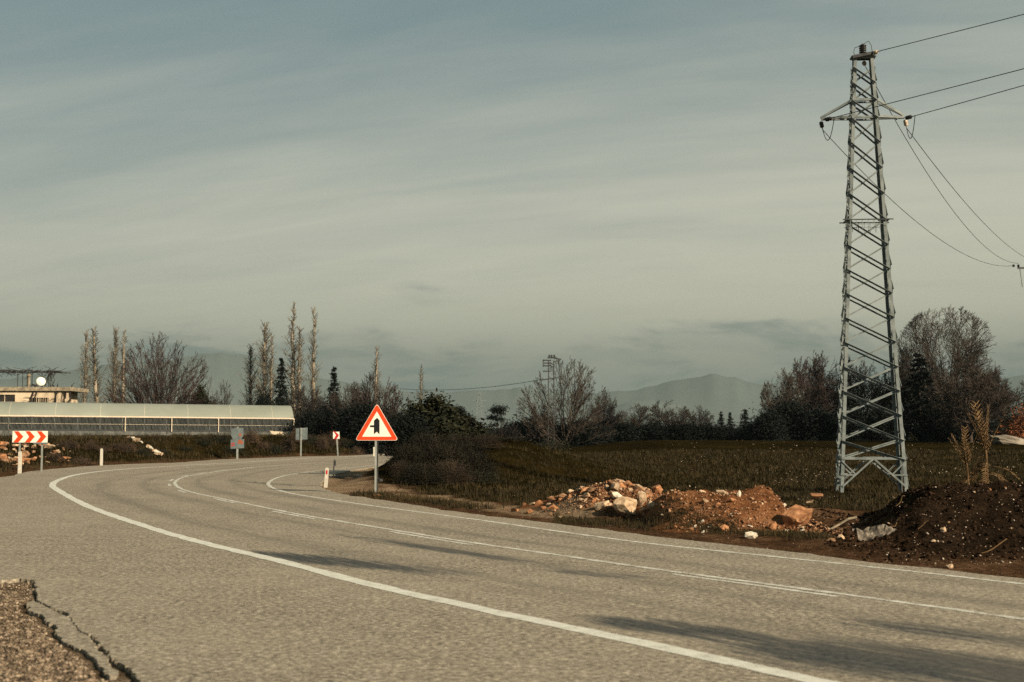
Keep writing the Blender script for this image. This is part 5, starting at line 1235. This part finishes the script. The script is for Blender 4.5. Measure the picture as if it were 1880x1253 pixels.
def house():
    Y = 172.0; U = Y / FPX; x = PD(40, 800, Y)[0]; z0 = zg(x, Y) - 0.05; t = empty('house', (x, Y, z0), 'cream flat-roofed house behind the greenhouse at the left edge', 'house', None, math.radians(4)); X = lambda px: (px - 40) * U; Z = lambda py: PD(40, py, Y)[2] - z0; zt_, zr = Z(718), Z(711); x0, x1 = X(-60), X(109)
    # facade in strips round two window openings
    def wall(a, b, lo, hi): MB().box(((a + b) / 2, 0.12, (lo + hi) / 2), (b - a, 0.24, hi - lo)).build('wall', 'plaster', t)
    w1 = (X(-12), X(26), Z(738), Z(725)); w2 = (X(51), X(86), Z(740), Z(730.5))
    wall(x0, w1[0], -0.3, zt_); wall(w1[1], w2[0], -0.3, zt_); wall(w2[1], x1, -0.3, zt_)
    for w in (w1, w2):
        wall(w[0], w[1], w[3], zt_); wall(w[0], w[1], -0.3, w[2]); f = MB().box(((w[0] + w[1]) / 2, 0.2, (w[2] + w[3]) / 2), (w[1] - w[0], 0.04, w[3] - w[2])).build('window', 'dark', t); MB().box(((w[0] + w[1]) / 2, 0.15, (w[2] + w[3]) / 2), (0.07, 0.05, w[3] - w[2])).build('mullion', 'plaster', f)
    for i in range(9): a = w2[0] + (w2[1] - w2[0]) * (i + 0.5) / 9; MB().box((a, 0.03, w2[3] - 0.35), (0.04, 0.04, 0.7)).build('window_bar', 'plaster', t)
    MB().box((x1 + 0.0, 4.0, zt_ / 2 - 0.15), (0.24, 7.5, zt_ + 0.3)).build('wall', 'plaster', t); MB().box((x0, 4.0, zt_ / 2 - 0.15), (0.24, 7.5, zt_ + 0.3)).build('wall', 'plaster', t); MB().box(((x0 + x1) / 2, 7.9, zt_ / 2 - 0.15), (x1 - x0, 0.24, zt_ + 0.3)).build('wall', 'plaster', t)
    MB().box((X(121), 0.2, zt_ / 2), (0.5, 0.3, zt_)).build('porch_column', 'plaster', t)
    MB().box(((x0 + X(130)) / 2, 3.9, (zt_ + zr) / 2), (X(130) - x0, 8.5, zr - zt_)).build('roof_slab', 'slab', t)
    MB().lathe((X(42), 2, zr - 0.02), [(0.18, 0), (0.16, 1.55), (0.30, 1.6), (0.30, 1.85), (0.16, 1.95)], 8).build('chimney', 'slab', t)
    # satellite dish: tilted bowl on an arm
    R = 0.62; b = MB(); n = 16; m = 5
    for j in range(m + 1):
        for k in range(n): a = 2 * math.pi * k / n; r = R * j / m; b.v.append((r * math.cos(a), 0.20 * (j / m) ** 2, r * math.sin(a)))
    for j in range(m):
        for k in range(n): b.f.append((j * n + k, j * n + (k + 1) % n, (j + 1) * n + (k + 1) % n, (j + 1) * n + k))
    d = empty('satellite_dish', (x + X(71), Y + 0.5, z0 + zr), 'round white satellite dish on the house roof', 'satellite dish', None, math.radians(4)); o = b.build('bowl', 'dish', d, True, loc=(0, -0.28, 0.82), rot=(math.radians(-18), 0, math.radians(20))); so = o.modifiers.new('t', 'SOLIDIFY'); so.thickness = 0.03
    MB().bar((0, 0, -0.02), (0, -0.12, 0.75), 0.06).build('mount', 'post', d); MB().bar((0, -0.2, 0.35), (0.1, -0.75, 0.9), 0.03).build('feed_arm', 'post', d)
    # roof pergola with bare vines
    zp = Z(681.5); p = empty('pergola', (x, Y, z0 + zr), 'dark pergola frame covered with bare vines on the house roof', 'pergola', None, math.radians(4)); h = zp - zr
    for px in (-30, 24, 33, 68): MB().bar((X(px), 1.4, -0.03), (X(px), 1.4, h), 0.09).build('post', 'dark_metal', p); MB().bar((X(px), 5.6, -0.03), (X(px), 5.6, h), 0.09).build('post', 'dark_metal', p)
    for y in (1.4, 5.6): MB().bar((X(-50), y, h + 0.05), (X(88), y, h + 0.05), 0.12).build('beam', 'dark_metal', p)
    for px in (-40, -20, 0, 20, 40, 60, 80): MB().bar((X(px), 1.0, h + 0.16), (X(px), 6.0, h + 0.16), 0.08).build('rafter', 'dark_metal', p)
    R = random.Random(9); S = []
    for i in range(150):
        q = [X(R.uniform(-45, 88)), R.uniform(1.2, 5.8), h + R.uniform(0, 0.2)]; dr = [R.gauss(0, 0.6), R.gauss(0, 0.4), R.gauss(0.0, 0.12)]
        for s in range(4): dr = [dr[0] + R.gauss(0, 0.3), dr[1] + R.gauss(0, 0.3), dr[2] + R.gauss(-0.02, 0.13)]; e = [q[m_] + dr[m_] * 0.4 for m_ in range(3)]; S.append((*q, *e, 0.035, 0.025)); q = e
    for i in range(10):
        q = [X(84) + R.gauss(0, 0.1), 1.3, h]; 
        for s in range(6): e = [q[0] + R.gauss(-0.12, 0.2), q[1] + R.gauss(0, 0.1), q[2] - h / 6]; S.append((*q, *e, 0.05, 0.045)); q = e
    tag(link('vine', tubes_mesh('vine', S, 'twig_dark', 3), p), kind='stuff')
    S = []
    for px in (48, 52, 88, 92, 60, 118):
        q = [X(px), -0.12, -0.2]
        for s in range(12): e = [q[0] + R.gauss(0.02, 0.16), -0.12 + R.gauss(0, 0.05), q[2] + (zr + 0.5) / 12]; S.append((*q, *e, 0.09, 0.08)); S.append((*e, e[0] + R.gauss(0, 0.5), e[1] - 0.1, e[2] + R.gauss(0.1, 0.3), 0.04, 0.03)); q = e
    c = empty('climbing_vine', (x, Y, z0), 'bare climbing vines scaling the front of the house', 'vine', None, math.radians(4)); link('stem', tubes_mesh('stem', S, 'twig_dark', 4), c)


house()


# ------------------------------------------------------------------ stones
def hull(seed, n=16, sq=(1, 0.8, 0.65), sub=0, rough=0.0):
    R = np.random.default_rng(seed); P = R.normal(size=(n, 3)); P /= np.linalg.norm(P, axis=1)[:, None]; P *= R.uniform(0.75, 1.05, (n, 1)); P *= np.array(sq) * 0.5; bm = bmesh.new()
    for p in P: bm.verts.new(p)
    r = bmesh.ops.convex_hull(bm, input=bm.verts); dead = list({v for v in r.get('geom_interior', []) + r.get('geom_unused', []) if isinstance(v, bmesh.types.BMVert)}); bmesh.ops.delete(bm, geom=dead, context='VERTS')
    bmesh.ops.triangulate(bm, faces=bm.faces)
    if sub:
        bmesh.ops.subdivide_edges(bm, edges=bm.edges, cuts=sub, use_grid_fill=True)
        from mathutils import noise
        for v in bm.verts: nn = v.co.normalized(); v.co += nn * (noise.fractal(v.co * 3.5 + Vector((seed, 0, 0)), 0.7, 2.0, 4) * rough)
    bmesh.ops.recalc_face_normals(bm, faces=bm.faces); V = np.array([v.co[:] for v in bm.verts]); bm.verts.index_update(); F = [[v.index for v in f.verts] for f in bm.faces]; bm.free(); return V, F


HULLS = [hull(500 + i, 13 + i % 4, ((1, 0.8, 0.65), (1, 0.7, 0.5), (1, 0.9, 0.8), (1, 0.6, 0.42))[i % 4]) for i in range(12)]
ROCKM = {}


def rock_mesh(i, mat):
    if (i, mat) not in ROCKM: V, F = HULLS[i]; ROCKM[(i, mat)] = mk_mesh('stone', V, F, MAT[mat])
    return ROCKM[(i, mat)]


RR = random.Random(77)


def stone(x, y, size, mat, label, group, sink=0.25, dz=0.0, i=None):
    i = RR.randrange(12) if i is None else i; o = link('stone', rock_mesh(i, mat), None, (x, y, zg(x, y) + size * (0.32 - sink) + dz), (RR.uniform(-0.5, 0.5), RR.uniform(-0.5, 0.5), RR.uniform(0, 6.28)), (size, size, size)); return tag(o, label, 'stone', group)


def find_on(px, py, y0, y1):
    """where the line of sight through a pixel meets the ground between depths y0 and y1"""
    Y = np.linspace(y0, y1, 160); P = np.array([PD(px, py, q) for q in Y]); d = P[:, 2] - zt(P[:, 0], P[:, 1]); k = np.where(d <= 0)[0]
    return P[k[0]] if len(k) else P[np.argmin(np.abs(d))]


def boulder(px, py, wpx, hpx, mat, label, y0, y1, seed, rz=0.0, tilt=0.0, cat='boulder', sub=2):
    p = find_on(px, py + hpx * 0.3, y0, y1); u = p[1] / FPX; w = wpx * u; h = hpx * u; V, F = hull(seed, 16, (1, 0.8, 0.9), sub, 0.045); V = V / (V.max(0) - V.min(0)); me = mk_mesh('boulder', V, F, MAT[mat])
    c = PD(px, py, p[1] - 0.12 * w); o = link('boulder', me, None, tuple(c), (0, tilt, rz), (w, w * 0.8, h)); return tag(o, label, cat)


boulder(1145, 932, 50, 42, 'rock_cream', 'largest pale round boulder at the front of the stone heap', 29.2, 31.5, 601, 0.3)
boulder(1176, 916, 24, 30, 'rock_cream', 'upright smooth cream block leaning on the largest boulder', 29.6, 32, 602, 0.5, 0.5)
boulder(1107, 930, 30, 20, 'rock_cream', 'wedge-shaped cream block left of the largest boulder', 29.4, 32, 603, 0.2, -0.2)
boulder(1182, 938, 28, 20, 'rock_brown', 'brown rounded stone tucked right of the largest boulder', 29, 31, 604, 1.2)
boulder(1197, 930, 24, 18, 'rock_cream', 'pale sloping slab right of the upright cream block', 29, 31.5, 605, 0.2, 0.4)
boulder(1131, 893, 24, 14, 'rock_cream', 'rounded stone on the crest of the stone heap', 30.5, 33, 606, 0.8)
boulder(1153, 890, 18, 15, 'rock_orange', 'orange round stone topmost on the stone heap', 30.5, 33, 607, 0.4)
boulder(1131, 910, 22, 14, 'rock_white', 'whitish flat stone above the largest boulder', 30, 32.5, 608, 0.4, 0.4)
boulder(1207, 900, 20, 18, 'rock_orange', 'orange block at the right end of the heap crest', 30, 32.5, 609, 0.1)
boulder(1033, 912, 17, 10, 'rock_brown', 'rounded grey-brown stone at the left tail of the stone heap', 32, 35, 610, 0.1)
boulder(1031, 922, 16, 12, 'rock_orange', 'orange stone under the grey-brown one at the left tail', 32, 34.5, 611, 0.6)
boulder(1460, 951, 66, 42, 'rock_orange', 'big slanted orange boulder between the red bank and the dark mound', 25.6, 28, 612, 0.25, -0.35)
boulder(1418, 966, 16, 20, 'rock_orange', 'small orange stone at the left foot of the slanted boulder', 25, 27, 613)
boulder(1379, 984, 30, 14, 'rock_white', 'white stone lying alone on the verge by the asphalt', 23.5, 26, 614, 0.2)
boulder(1332, 971, 18, 15, 'rock_orange', 'flat orange stone at the foot of the red bank', 24.5, 27, 615, 0.3, 0.4)
boulder(1326, 906, 30, 12, 'rock_cream', 'long flat cream stone on top of the red bank', 27, 30, 616, 0.1, 0.1)
boulder(1357, 908, 9, 15, 'rock_white', 'pointed white stone standing on top of the red bank', 27, 30, 617)
boulder(1345, 919, 15, 8, 'rock_orange', 'small tan slab set in the red bank below the pointed stone', 26.5, 29.5, 618)
boulder(1497, 910, 26, 9, 'rock_orange', 'flat orange slab behind the slanted boulder', 28, 33, 619, 0.2)
boulder(1487, 921, 15, 9, 'rock_cream', 'small tan stone just below the flat orange slab', 27, 32, 620, 0.2)
boulder(1544, 987, 14, 11, 'rock_cream', 'round pale stone at the left toe of the dark mound', 22.5, 25, 621)
boulder(1526, 992, 18, 9, 'rock_brown', 'brown stone left of the round pale one at the mound toe', 22.5, 25, 622)
boulder(1568, 992, 12, 11, 'rock_orange', 'small orange stone in the litter at the toe of the dark mound', 22, 25, 623)
boulder(1732, 974, 12, 13, 'rock_cream', 'cream stone halfway up the front of the dark mound', 21.5, 26, 624, 0, 0.6)
boulder(1714, 994, 11, 8, 'rock_cream', 'small cream stone near the foot of the dark mound', 21, 25, 625)
boulder(1744, 1041, 13, 9, 'rock_cream', 'small pale stone on the verge in front of the dark mound', 19, 22, 626)
boulder(692, 910, 15, 5, 'rock_orange', 'flat orange stone at the foot of the triangular sign', 39, 41.5, 627)

GA, GB, GC, GD = 'stones of the roadside heap', 'stones in the red bank', 'stones on the dark mound', 'rubble on the left bank'
for i in range(105):
    a = RR.gauss(0, 0.5); x, y = 2.4 + RR.gauss(0, 0.7), 31.1 + RR.gauss(0, 0.5)
    if i % 3 == 0: x, y = 1.35 + RR.gauss(0, 0.6), 32.6 + RR.gauss(0, 0.45)
    stone(x, y, min(0.42, 0.10 + abs(RR.gauss(0, 0.13))), RR.choice(['rock_cream', 'rock_orange', 'rock_orange', 'rock_cream', 'rock_brown']), 'small angular stone of the heap beside the road', GA)
for i in range(60):
    x, y = RR.uniform(3.2, 6.0), RR.uniform(25.6, 28.8)
    stone(x, y, min(0.28, 0.07 + abs(RR.gauss(0, 0.07))), RR.choice(['rock_cream', 'rock_orange', 'rock_orange', 'rock_white']), 'small stone embedded in the red soil bank', GB)
for i in range(34):
    x, y = RR.uniform(6.2, 13), RR.uniform(20.5, 27.5)
    stone(x, y, min(0.16, 0.035 + abs(RR.gauss(0, 0.04))), RR.choice(['rock_cream', 'rock_white', 'rock_brown', 'rock_cream', 'rock_orange']), 'small pale stone scattered on the dark soil mound', GC)
for i in range(92):
    px = RR.uniform(-20, 128); py = RR.uniform(816, 858); p = find_on(px, py, 58, 86)
    if p[2] < 0.05: continue
    stone(p[0], p[1], min(1.0, 0.2 + abs(RR.gauss(0, 0.3))), RR.choice(['rock_cream', 'rock_orange', 'rock_cream', 'rock_brown', 'rock_brown']), 'pale stone in the rubble heap behind the chevron board', GD)
for i, (px, py, s) in enumerate([(236, 806, 0.5), (243, 808, 0.6), (251, 812, 0.7), (258, 816, 0.5), (272, 824, 0.6), (277, 828, 0.7), (283, 831, 0.6), (290, 834, 0.7), (296, 838, 0.5), (246, 811, 0.4), (286, 836, 0.4)]):
    p = find_on(px, py, 78, 100); stone(p[0], p[1], s, 'rock_white' if i % 2 else 'rock_cream', 'pale stone in the streak of rocks running down the grassy bank', 'streak of rocks on the bank', sink=0.15)


# uncountable small stuff
def scatter(name, mat, X, Y, S, seed, sink=0.2, flat=1.0, bases=HULLS):
    rng = np.random.default_rng(seed); Z = zt(X, Y); VV = []; FF = []; b = 0; n = len(X); k = rng.integers(0, len(bases), n); small = [hull(900 + i, 8, (1, 0.8, 0.6)) for i in range(6)]
    for j in range(n):
        V, F = small[k[j] % 6]; a = rng.random() * 6.283; c, s = math.cos(a), math.sin(a); t = rng.normal() * 0.5; ct, st = math.cos(t), math.sin(t)
        R = np.array([[c, -s, 0], [s, c, 0], [0, 0, 1]]) @ np.array([[ct, 0, st], [0, 1, 0], [-st, 0, ct]]); W = (V @ R.T) * S[j]; W[:, 2] *= flat; W += np.array([X[j], Y[j], Z[j] + S[j] * (0.28 - sink)]); VV.append(W); FF.append(np.array(F) + b); b += len(V)
    return link(name, mk_mesh(name, np.vstack(VV), np.vstack(FF), MAT[mat]))


rng = np.random.default_rng(11)
# chips over the heap and the red bank
n = 6500; hx = np.concatenate([rng.normal(2.6, 0.75, n // 2), rng.uniform(1.0, 6.6, n - n // 2)]); hy = np.concatenate([rng.normal(31.2, 0.75, n // 2), 25.4 + np.abs(rng.normal(0, 1.8, n - n // 2))]); hk = hy > np.interp(hx, [1, 2.4, 3.4, 6.6], [31.4, 29.9, 26.6, 25.4]) + rng.normal(0, 0.25, n); hx, hy = hx[hk], hy[hk]; n = len(hx)
tag(scatter('rubble_chips', 'clod', hx, hy, 0.025 + np.abs(rng.normal(0, 0.045, n)), 1), 'loose orange rubble chips covering the heap and red bank', 'rubble', kind='stuff')
n = 2600; mx_ = rng.uniform(5.6, 14, n); my_ = rng.uniform(20.2, 30, n); tag(scatter('soil_clods', 'clod_dark', mx_, my_, 0.05 + np.abs(rng.normal(0, 0.06, n)), 2), 'dark soil clods covering the mound', 'soil', kind='stuff')
n = 1500; mx_ = rng.uniform(6.0, 14, n); my_ = rng.uniform(19.6, 29, n); tag(scatter('mound_pebbles', 'pebble', mx_, my_, 0.012 + np.abs(rng.normal(0, 0.026, n)), 3), 'tiny pale pebbles and litter specks over the dark mound', 'pebbles', kind='stuff')
# stones in the field
pxs = np.where(rng.random(2600) < 0.93, 1240 + 650 * rng.random(2600) ** 0.8, rng.uniform(930, 1300, 2600)); pys = 816 + 84 * rng.random(2600) ** 0.7; kp = (fbm(pxs / 60, pys / 14, 3, 91) > 0.02) & (rng.random(2600) < 0.85); pxs, pys = pxs[kp], pys[kp]; fY = np.array([(2.0 - 0.35) * FPX / (y - 793) for y in pys]); fX = (pxs - 940) / FPX * fY; k = (fY > 31.5) & (fY < 165)
tag(scatter('field_stones', 'pebble', fX[k], fY[k], (0.012 + np.abs(rng.normal(0, 0.04, k.sum()))) * (0.6 + fY[k] / 90), 4, 0.1), 'pale stones scattered over the ploughed field', 'stones', kind='stuff')
# verge pebbles between asphalt and heaps
n = 2600; t_ = rng.random(n); i_ = (t_ * (len(IEs) - 1)).astype(int); keep = IEs[i_][:, 1] < 46; vx = IEs[i_][:, 0][keep]; vy = IEs[i_][:, 1][keep]; off_ = np.abs(rng.normal(0, 1.4, keep.sum())) + 0.05; tag(scatter('verge_pebbles', 'gravelm', vx + off_ * 0.75 + rng.normal(0, 0.15, len(vx)), vy + off_ * 0.9, 0.015 + np.abs(rng.normal(0, 0.022, len(vx))), 5), 'loose pebbles on the dirt verge beyond the asphalt', 'pebbles', kind='stuff')
# gravel in the near left corner
n = 17000; gp = np.array([PG(a_, b_)[:2] for a_, b_ in zip(rng.uniform(-60, 250, n), rng.uniform(1056, 1275, n))]); gx, gy = gp[:, 0], gp[:, 1]; ins_ = inside(gx, gy, ROAD) | inside(gx, gy, SLV); sd_, _, _ = seg_dist(gx, gy, SLV, True); ins_ |= sd_ < 0.075 + 0.03 * rng.random(len(gx)); rd_, _, _ = seg_dist(gx, gy, ROAD[::2], True); ins_ |= (rd_ < 0.05) & (gx > -5.6); gx, gy = gx[~ins_], gy[~ins_]
tag(scatter('corner_gravel', 'gravelm', gx, gy, 0.016 + np.abs(rng.normal(0, 0.024, len(gx))), 6), 'coarse brown gravel filling the near left corner', 'gravel', kind='stuff')


# grass tufts
def grass(name, X, Y, h, mat, seed, label, blades=5):
    rng = np.random.default_rng(seed); n = len(X); Z = zt(X, Y) - 0.01; C = np.repeat(np.stack([X, Y, Z], 1), blades, 0); H = np.repeat(h, blades) * rng.uniform(0.5, 1.2, n * blades); m = n * blades; C[:, :2] += rng.normal(size=(m, 2)) * 0.05 * np.repeat(h / 0.15, blades)[:, None]
    az = rng.random(m) * 6.283; w = H * 0.07; lean = rng.uniform(0.1, 0.7, m); d = np.stack([np.cos(az), np.sin(az)], 1); p = np.stack([-np.sin(az), np.cos(az)], 1); A = C.copy(); A[:, :2] += p * w[:, None]; B = C.copy(); B[:, :2] -= p * w[:, None]; T = C.copy(); T[:, :2] += d * (lean * H)[:, None]; T[:, 2] += H
    V = np.stack([A, B, T], 1).reshape(-1, 3); F = np.arange(3 * m).reshape(-1, 3); return tag(link(name, mk_mesh(name, V, F, MAT[mat])), label, 'grass', kind='stuff')


n = 26000; pxs = rng.uniform(720, 1900, n); Y_ = 33 + 75 * rng.random(n) ** 1.5; X_ = (pxs - 940) / FPX * Y_; d_, s_, _ = seg_dist(X_, Y_, ROADC, True); _, s_, _ = seg_dist(X_, Y_, CENC, False); k = (d_ > np.where(Y_ < 46, 2.6, 1.2) + rng.normal(0, 0.3, n)) & (s_ < 0) & ~inside(X_, Y_, ROADC) & ~((X_ < -4.5) & (Y_ < 75)) & ~((np.hypot((X_ - 2) / 2.2, (Y_ - 32) / 2.0)) < 1)
X_, Y_ = X_[k], Y_[k]; tag(grass('field_grass', X_, Y_, (0.06 + 0.10 * rng.random(len(X_))) * (0.8 + Y_ / 120), 'grass', 21, 'short dark winter grass over the field and rise'), kind='stuff')
n = 9000; pxs = rng.uniform(-20, 740, n); Y_ = 60 + 60 * rng.random(n); X_ = (pxs - 940) / FPX * Y_; d_, _, _ = seg_dist(X_, Y_, ROADC, True); _, s_, _ = seg_dist(X_, Y_, CENC, False); k = (d_ > 0.9) & (d_ < 13) & (s_ > 0) & ~inside(X_, Y_, ROADC); X_, Y_ = X_[k], Y_[k]
grass('bank_grass', X_, Y_, 0.16 + 0.22 * rng.random(len(X_)), 'grass', 22, 'dark grass on the bank outside the bend')
n = 900; t_ = rng.random(n); Q = relax(catmull(world_pts([(625, 909), (660, 913), (700, 917.5), (760, 925), (850, 938)]), 0.2), 3); i_ = (t_ * (len(Q) - 1)).astype(int)
grass('verge_grass', Q[i_, 0] + rng.normal(0, 0.3, n) + 0.5, Q[i_, 1] + np.abs(rng.normal(0, 0.6, n)) + 0.5, 0.08 + 0.12 * rng.random(n), 'grass', 23, 'thin strip of dry grass along the asphalt by the triangular sign')
n = 2600; X_ = rng.uniform(1.0, 6.0, n); Y_ = np.interp(X_, [1, 6], [29.6, 24.4]) + rng.normal(0, 0.5, n); k = ~inside(X_, Y_, ROAD); grass('heap_grass', X_[k], Y_[k], 0.05 + 0.08 * rng.random(k.sum()), 'grass', 24, 'low dark grass in front of the stone heap')


# ------------------------------------------------------------------ dead palm saplings, litter, pale bank
def palm(px, pyb, pyt, Y, nf, seed, label, dead=0.5):
    x = PD(px, pyb, Y)[0]; z0 = zg(x, Y); t = empty('dead_palm', (x, Y, z0), label, 'palm sapling'); H = PD(px, pyt, Y)[2] - z0; R = random.Random(seed)
    MB().tube([(0, 0, -0.15), (0.02, 0, H * 0.3), (0.0, 0, H * 0.55)], [0.05, 0.04, 0.025], 7).build('stem', 'straw', t)
    for i in range(nf):
        f = i / nf; az = R.random() * 6.283; up = i < nf * (1 - dead); s0 = H * (0.5 if up else R.uniform(0.15, 0.5)); L = H * (R.uniform(0.36, 0.5) if up else R.uniform(0.25, 0.42)); tl = R.uniform(0.05, 0.45) if up else R.uniform(1.0, 2.3); p = Vector((0, 0, s0)); d = Vector((math.sin(tl) * math.cos(az), math.sin(tl) * math.sin(az), math.cos(tl))); b = MB(); pts = [p]
        for s in range(6): d = (d + Vector((0, 0, -0.07 if up else -0.22))).normalized(); p = p + d * L / 6; pts.append(p)
        b.tube(pts, [0.014, 0.013, 0.011, 0.009, 0.007, 0.005, 0.003], 4)
        for s in range(1, 7):
            q = pts[s]; d = (pts[s] - pts[s - 1]).normalized(); sd = d.cross(Vector((0, 0, 1))); sd = sd.normalized() if sd.length > 0.05 else Vector((1, 0, 0)); ll = L * 0.26 * (1.05 - 0.09 * s)
            for sg in (-1, 1):
                for e in (0, 0.5): o_ = q - (q - pts[s - 1]) * e; v = (d * 0.75 + sd * sg * 0.75 + Vector((0, 0, R.gauss(0.05, 0.15)))).normalized() * ll * R.uniform(0.8, 1.1); n_ = v.cross(d).normalized().cross(v).normalized() * 0.009; b.add([o_ - n_, o_ + v * 0.5 - n_ * 1.2, o_ + v, o_ + v * 0.5 + n_ * 1.2, o_ + n_], [(0, 1, 2, 3, 4)])
        b.build('frond', 'straw', t)


palm(1812, 893, 738, 34.5, 26, 5, 'tall dry palm sapling with upright feathery tip behind the dark mound', 0.62)
palm(1776, 886, 786, 36.0, 13, 8, 'smaller dry palm sapling left of the tall one', 0.5)


def litter():
    R = random.Random(4)
    for i, (px, py, L, lb) in enumerate([(1545, 974, 0.75, 'broken grey plank leaning on the toe of the dark mound'), (1655, 930, 0.25, 'thin pale stick on the left flank of the dark mound'), (1640, 975, 0.3, 'pale stick standing in the soil above the mound toe'), (1696, 972, 0.26, 'white bent stick halfway up the dark mound'), (1820, 1012, 0.6, 'pale crooked branch lying at the foot of the mound')]):
        p = find_on(px, py, 19, 27); b = MB(); a = R.uniform(0, 0.5); q = Vector((-L / 2, 0, 0.03)); pts = [q]
        for s in range(4): q = q + Vector((L / 4, R.gauss(0, 0.03), R.gauss(0.03, 0.03))); pts.append(q)
        o = b.tube(pts, 0.022 if i == 0 else 0.008, 5).build('stick', 'straw' if i else 'slab', None, loc=(p[0], p[1] - 0.02, p[2] + 0.01), rot=(0, -0.25, a)); tag(o, lb, 'stick')
    p = find_on(1605, 988, 21, 26)
    rg_ = random.Random(12); vs = []; fs = []; nx, ny = 16, 8
    for i in range(nx + 1):
        for j in range(ny + 1): x, y = (i / nx - 0.5) * 0.75, (j / ny - 0.5) * 0.4; vs.append((x, y, 0.06 + 0.09 * math.sin(x * 9 + y * 14) * math.cos(y * 11) + 0.10 * (1 - (2 * j / ny - 1) ** 2) + rg_.gauss(0, 0.012)))
    for i in range(nx):
        for j in range(ny): a = i * (ny + 1) + j; fs.append((a, a + ny + 1, a + ny + 2, a + 1))
    o = MB().add(vs, fs).build('plastic_sheet', M('crumpled plastic', two((0.03, 0.025, 0.02), (0.22, 0.185, 0.14)), 9), None, loc=(p[0], p[1], p[2]), rot=(0.25, 0, 0.1)); so = o.modifiers.new('t', 'SOLIDIFY'); so.thickness = 0.01; tag(o, 'crumpled pale plastic sheet at the toe of the dark mound', 'plastic sheet')
    # dark bar lying on the sandy ground inside the bend
    a = PG(618, 875); b = PG(700, 893); c = PG(722, 884); b_ = MB(); P = [Vector((q[0], q[1], zg(q[0], q[1]) + 0.03)) for q in (a, (a + b) / 2, b)]; b_.bar(P[0], P[1], 0.10, 0.09).bar(P[1], P[2], 0.12, 0.10)
    tag(b_.build('dark_bar', 'dark_metal'), 'long thin dark bar lying on the sandy ground left of the sign post', 'rail')
    # pale heap at the far right under the trees
    V, F = hull(777, 22, (1, 0.7, 0.8), 3, 0.07); p = PD(1846, 800, 132); V = V / (V.max(0) - V.min(0)); o = link('pale_heap', mk_mesh('pale_heap', V, F, M('pale earth', two((0.10, 0.085, 0.065), (0.26, 0.225, 0.175)), 3.0, bump=0.5)), None, (p[0], p[1], zg(p[0], p[1]) + 0.35), (0, 0.2, 0.1), (4.6, 2.4, 1.5)); tag(o, 'pale sloping heap of earth behind the dry palms', 'heap')


litter()

# ------------------------------------------------------------------ haze: one closed box of pale air round everything

me = mk_mesh('haze', MB().box((0, 0, 398), (26400, 26400, 804)).v, MB().box((0, 0, 398), (26400, 26400, 804)).f); hm = bpy.data.materials.new('haze air'); hm.use_nodes = True; k = NT(hm.node_tree)
pv = k.n('ShaderNodeVolumePrincipled'); pv.inputs['Color'].default_value = (0.20, 0.27, 0.27, 1); pv.inputs['Density'].default_value = 0.00010; pv.inputs['Anisotropy'].default_value = 0.0
o_ = k.n('ShaderNodeOutputMaterial'); k.t.links.new(pv.outputs[0], o_.inputs['Volume']); me.materials.append(hm); tag(link('haze', me), 'thin pale haze in the air', 'haze', kind='stuff')
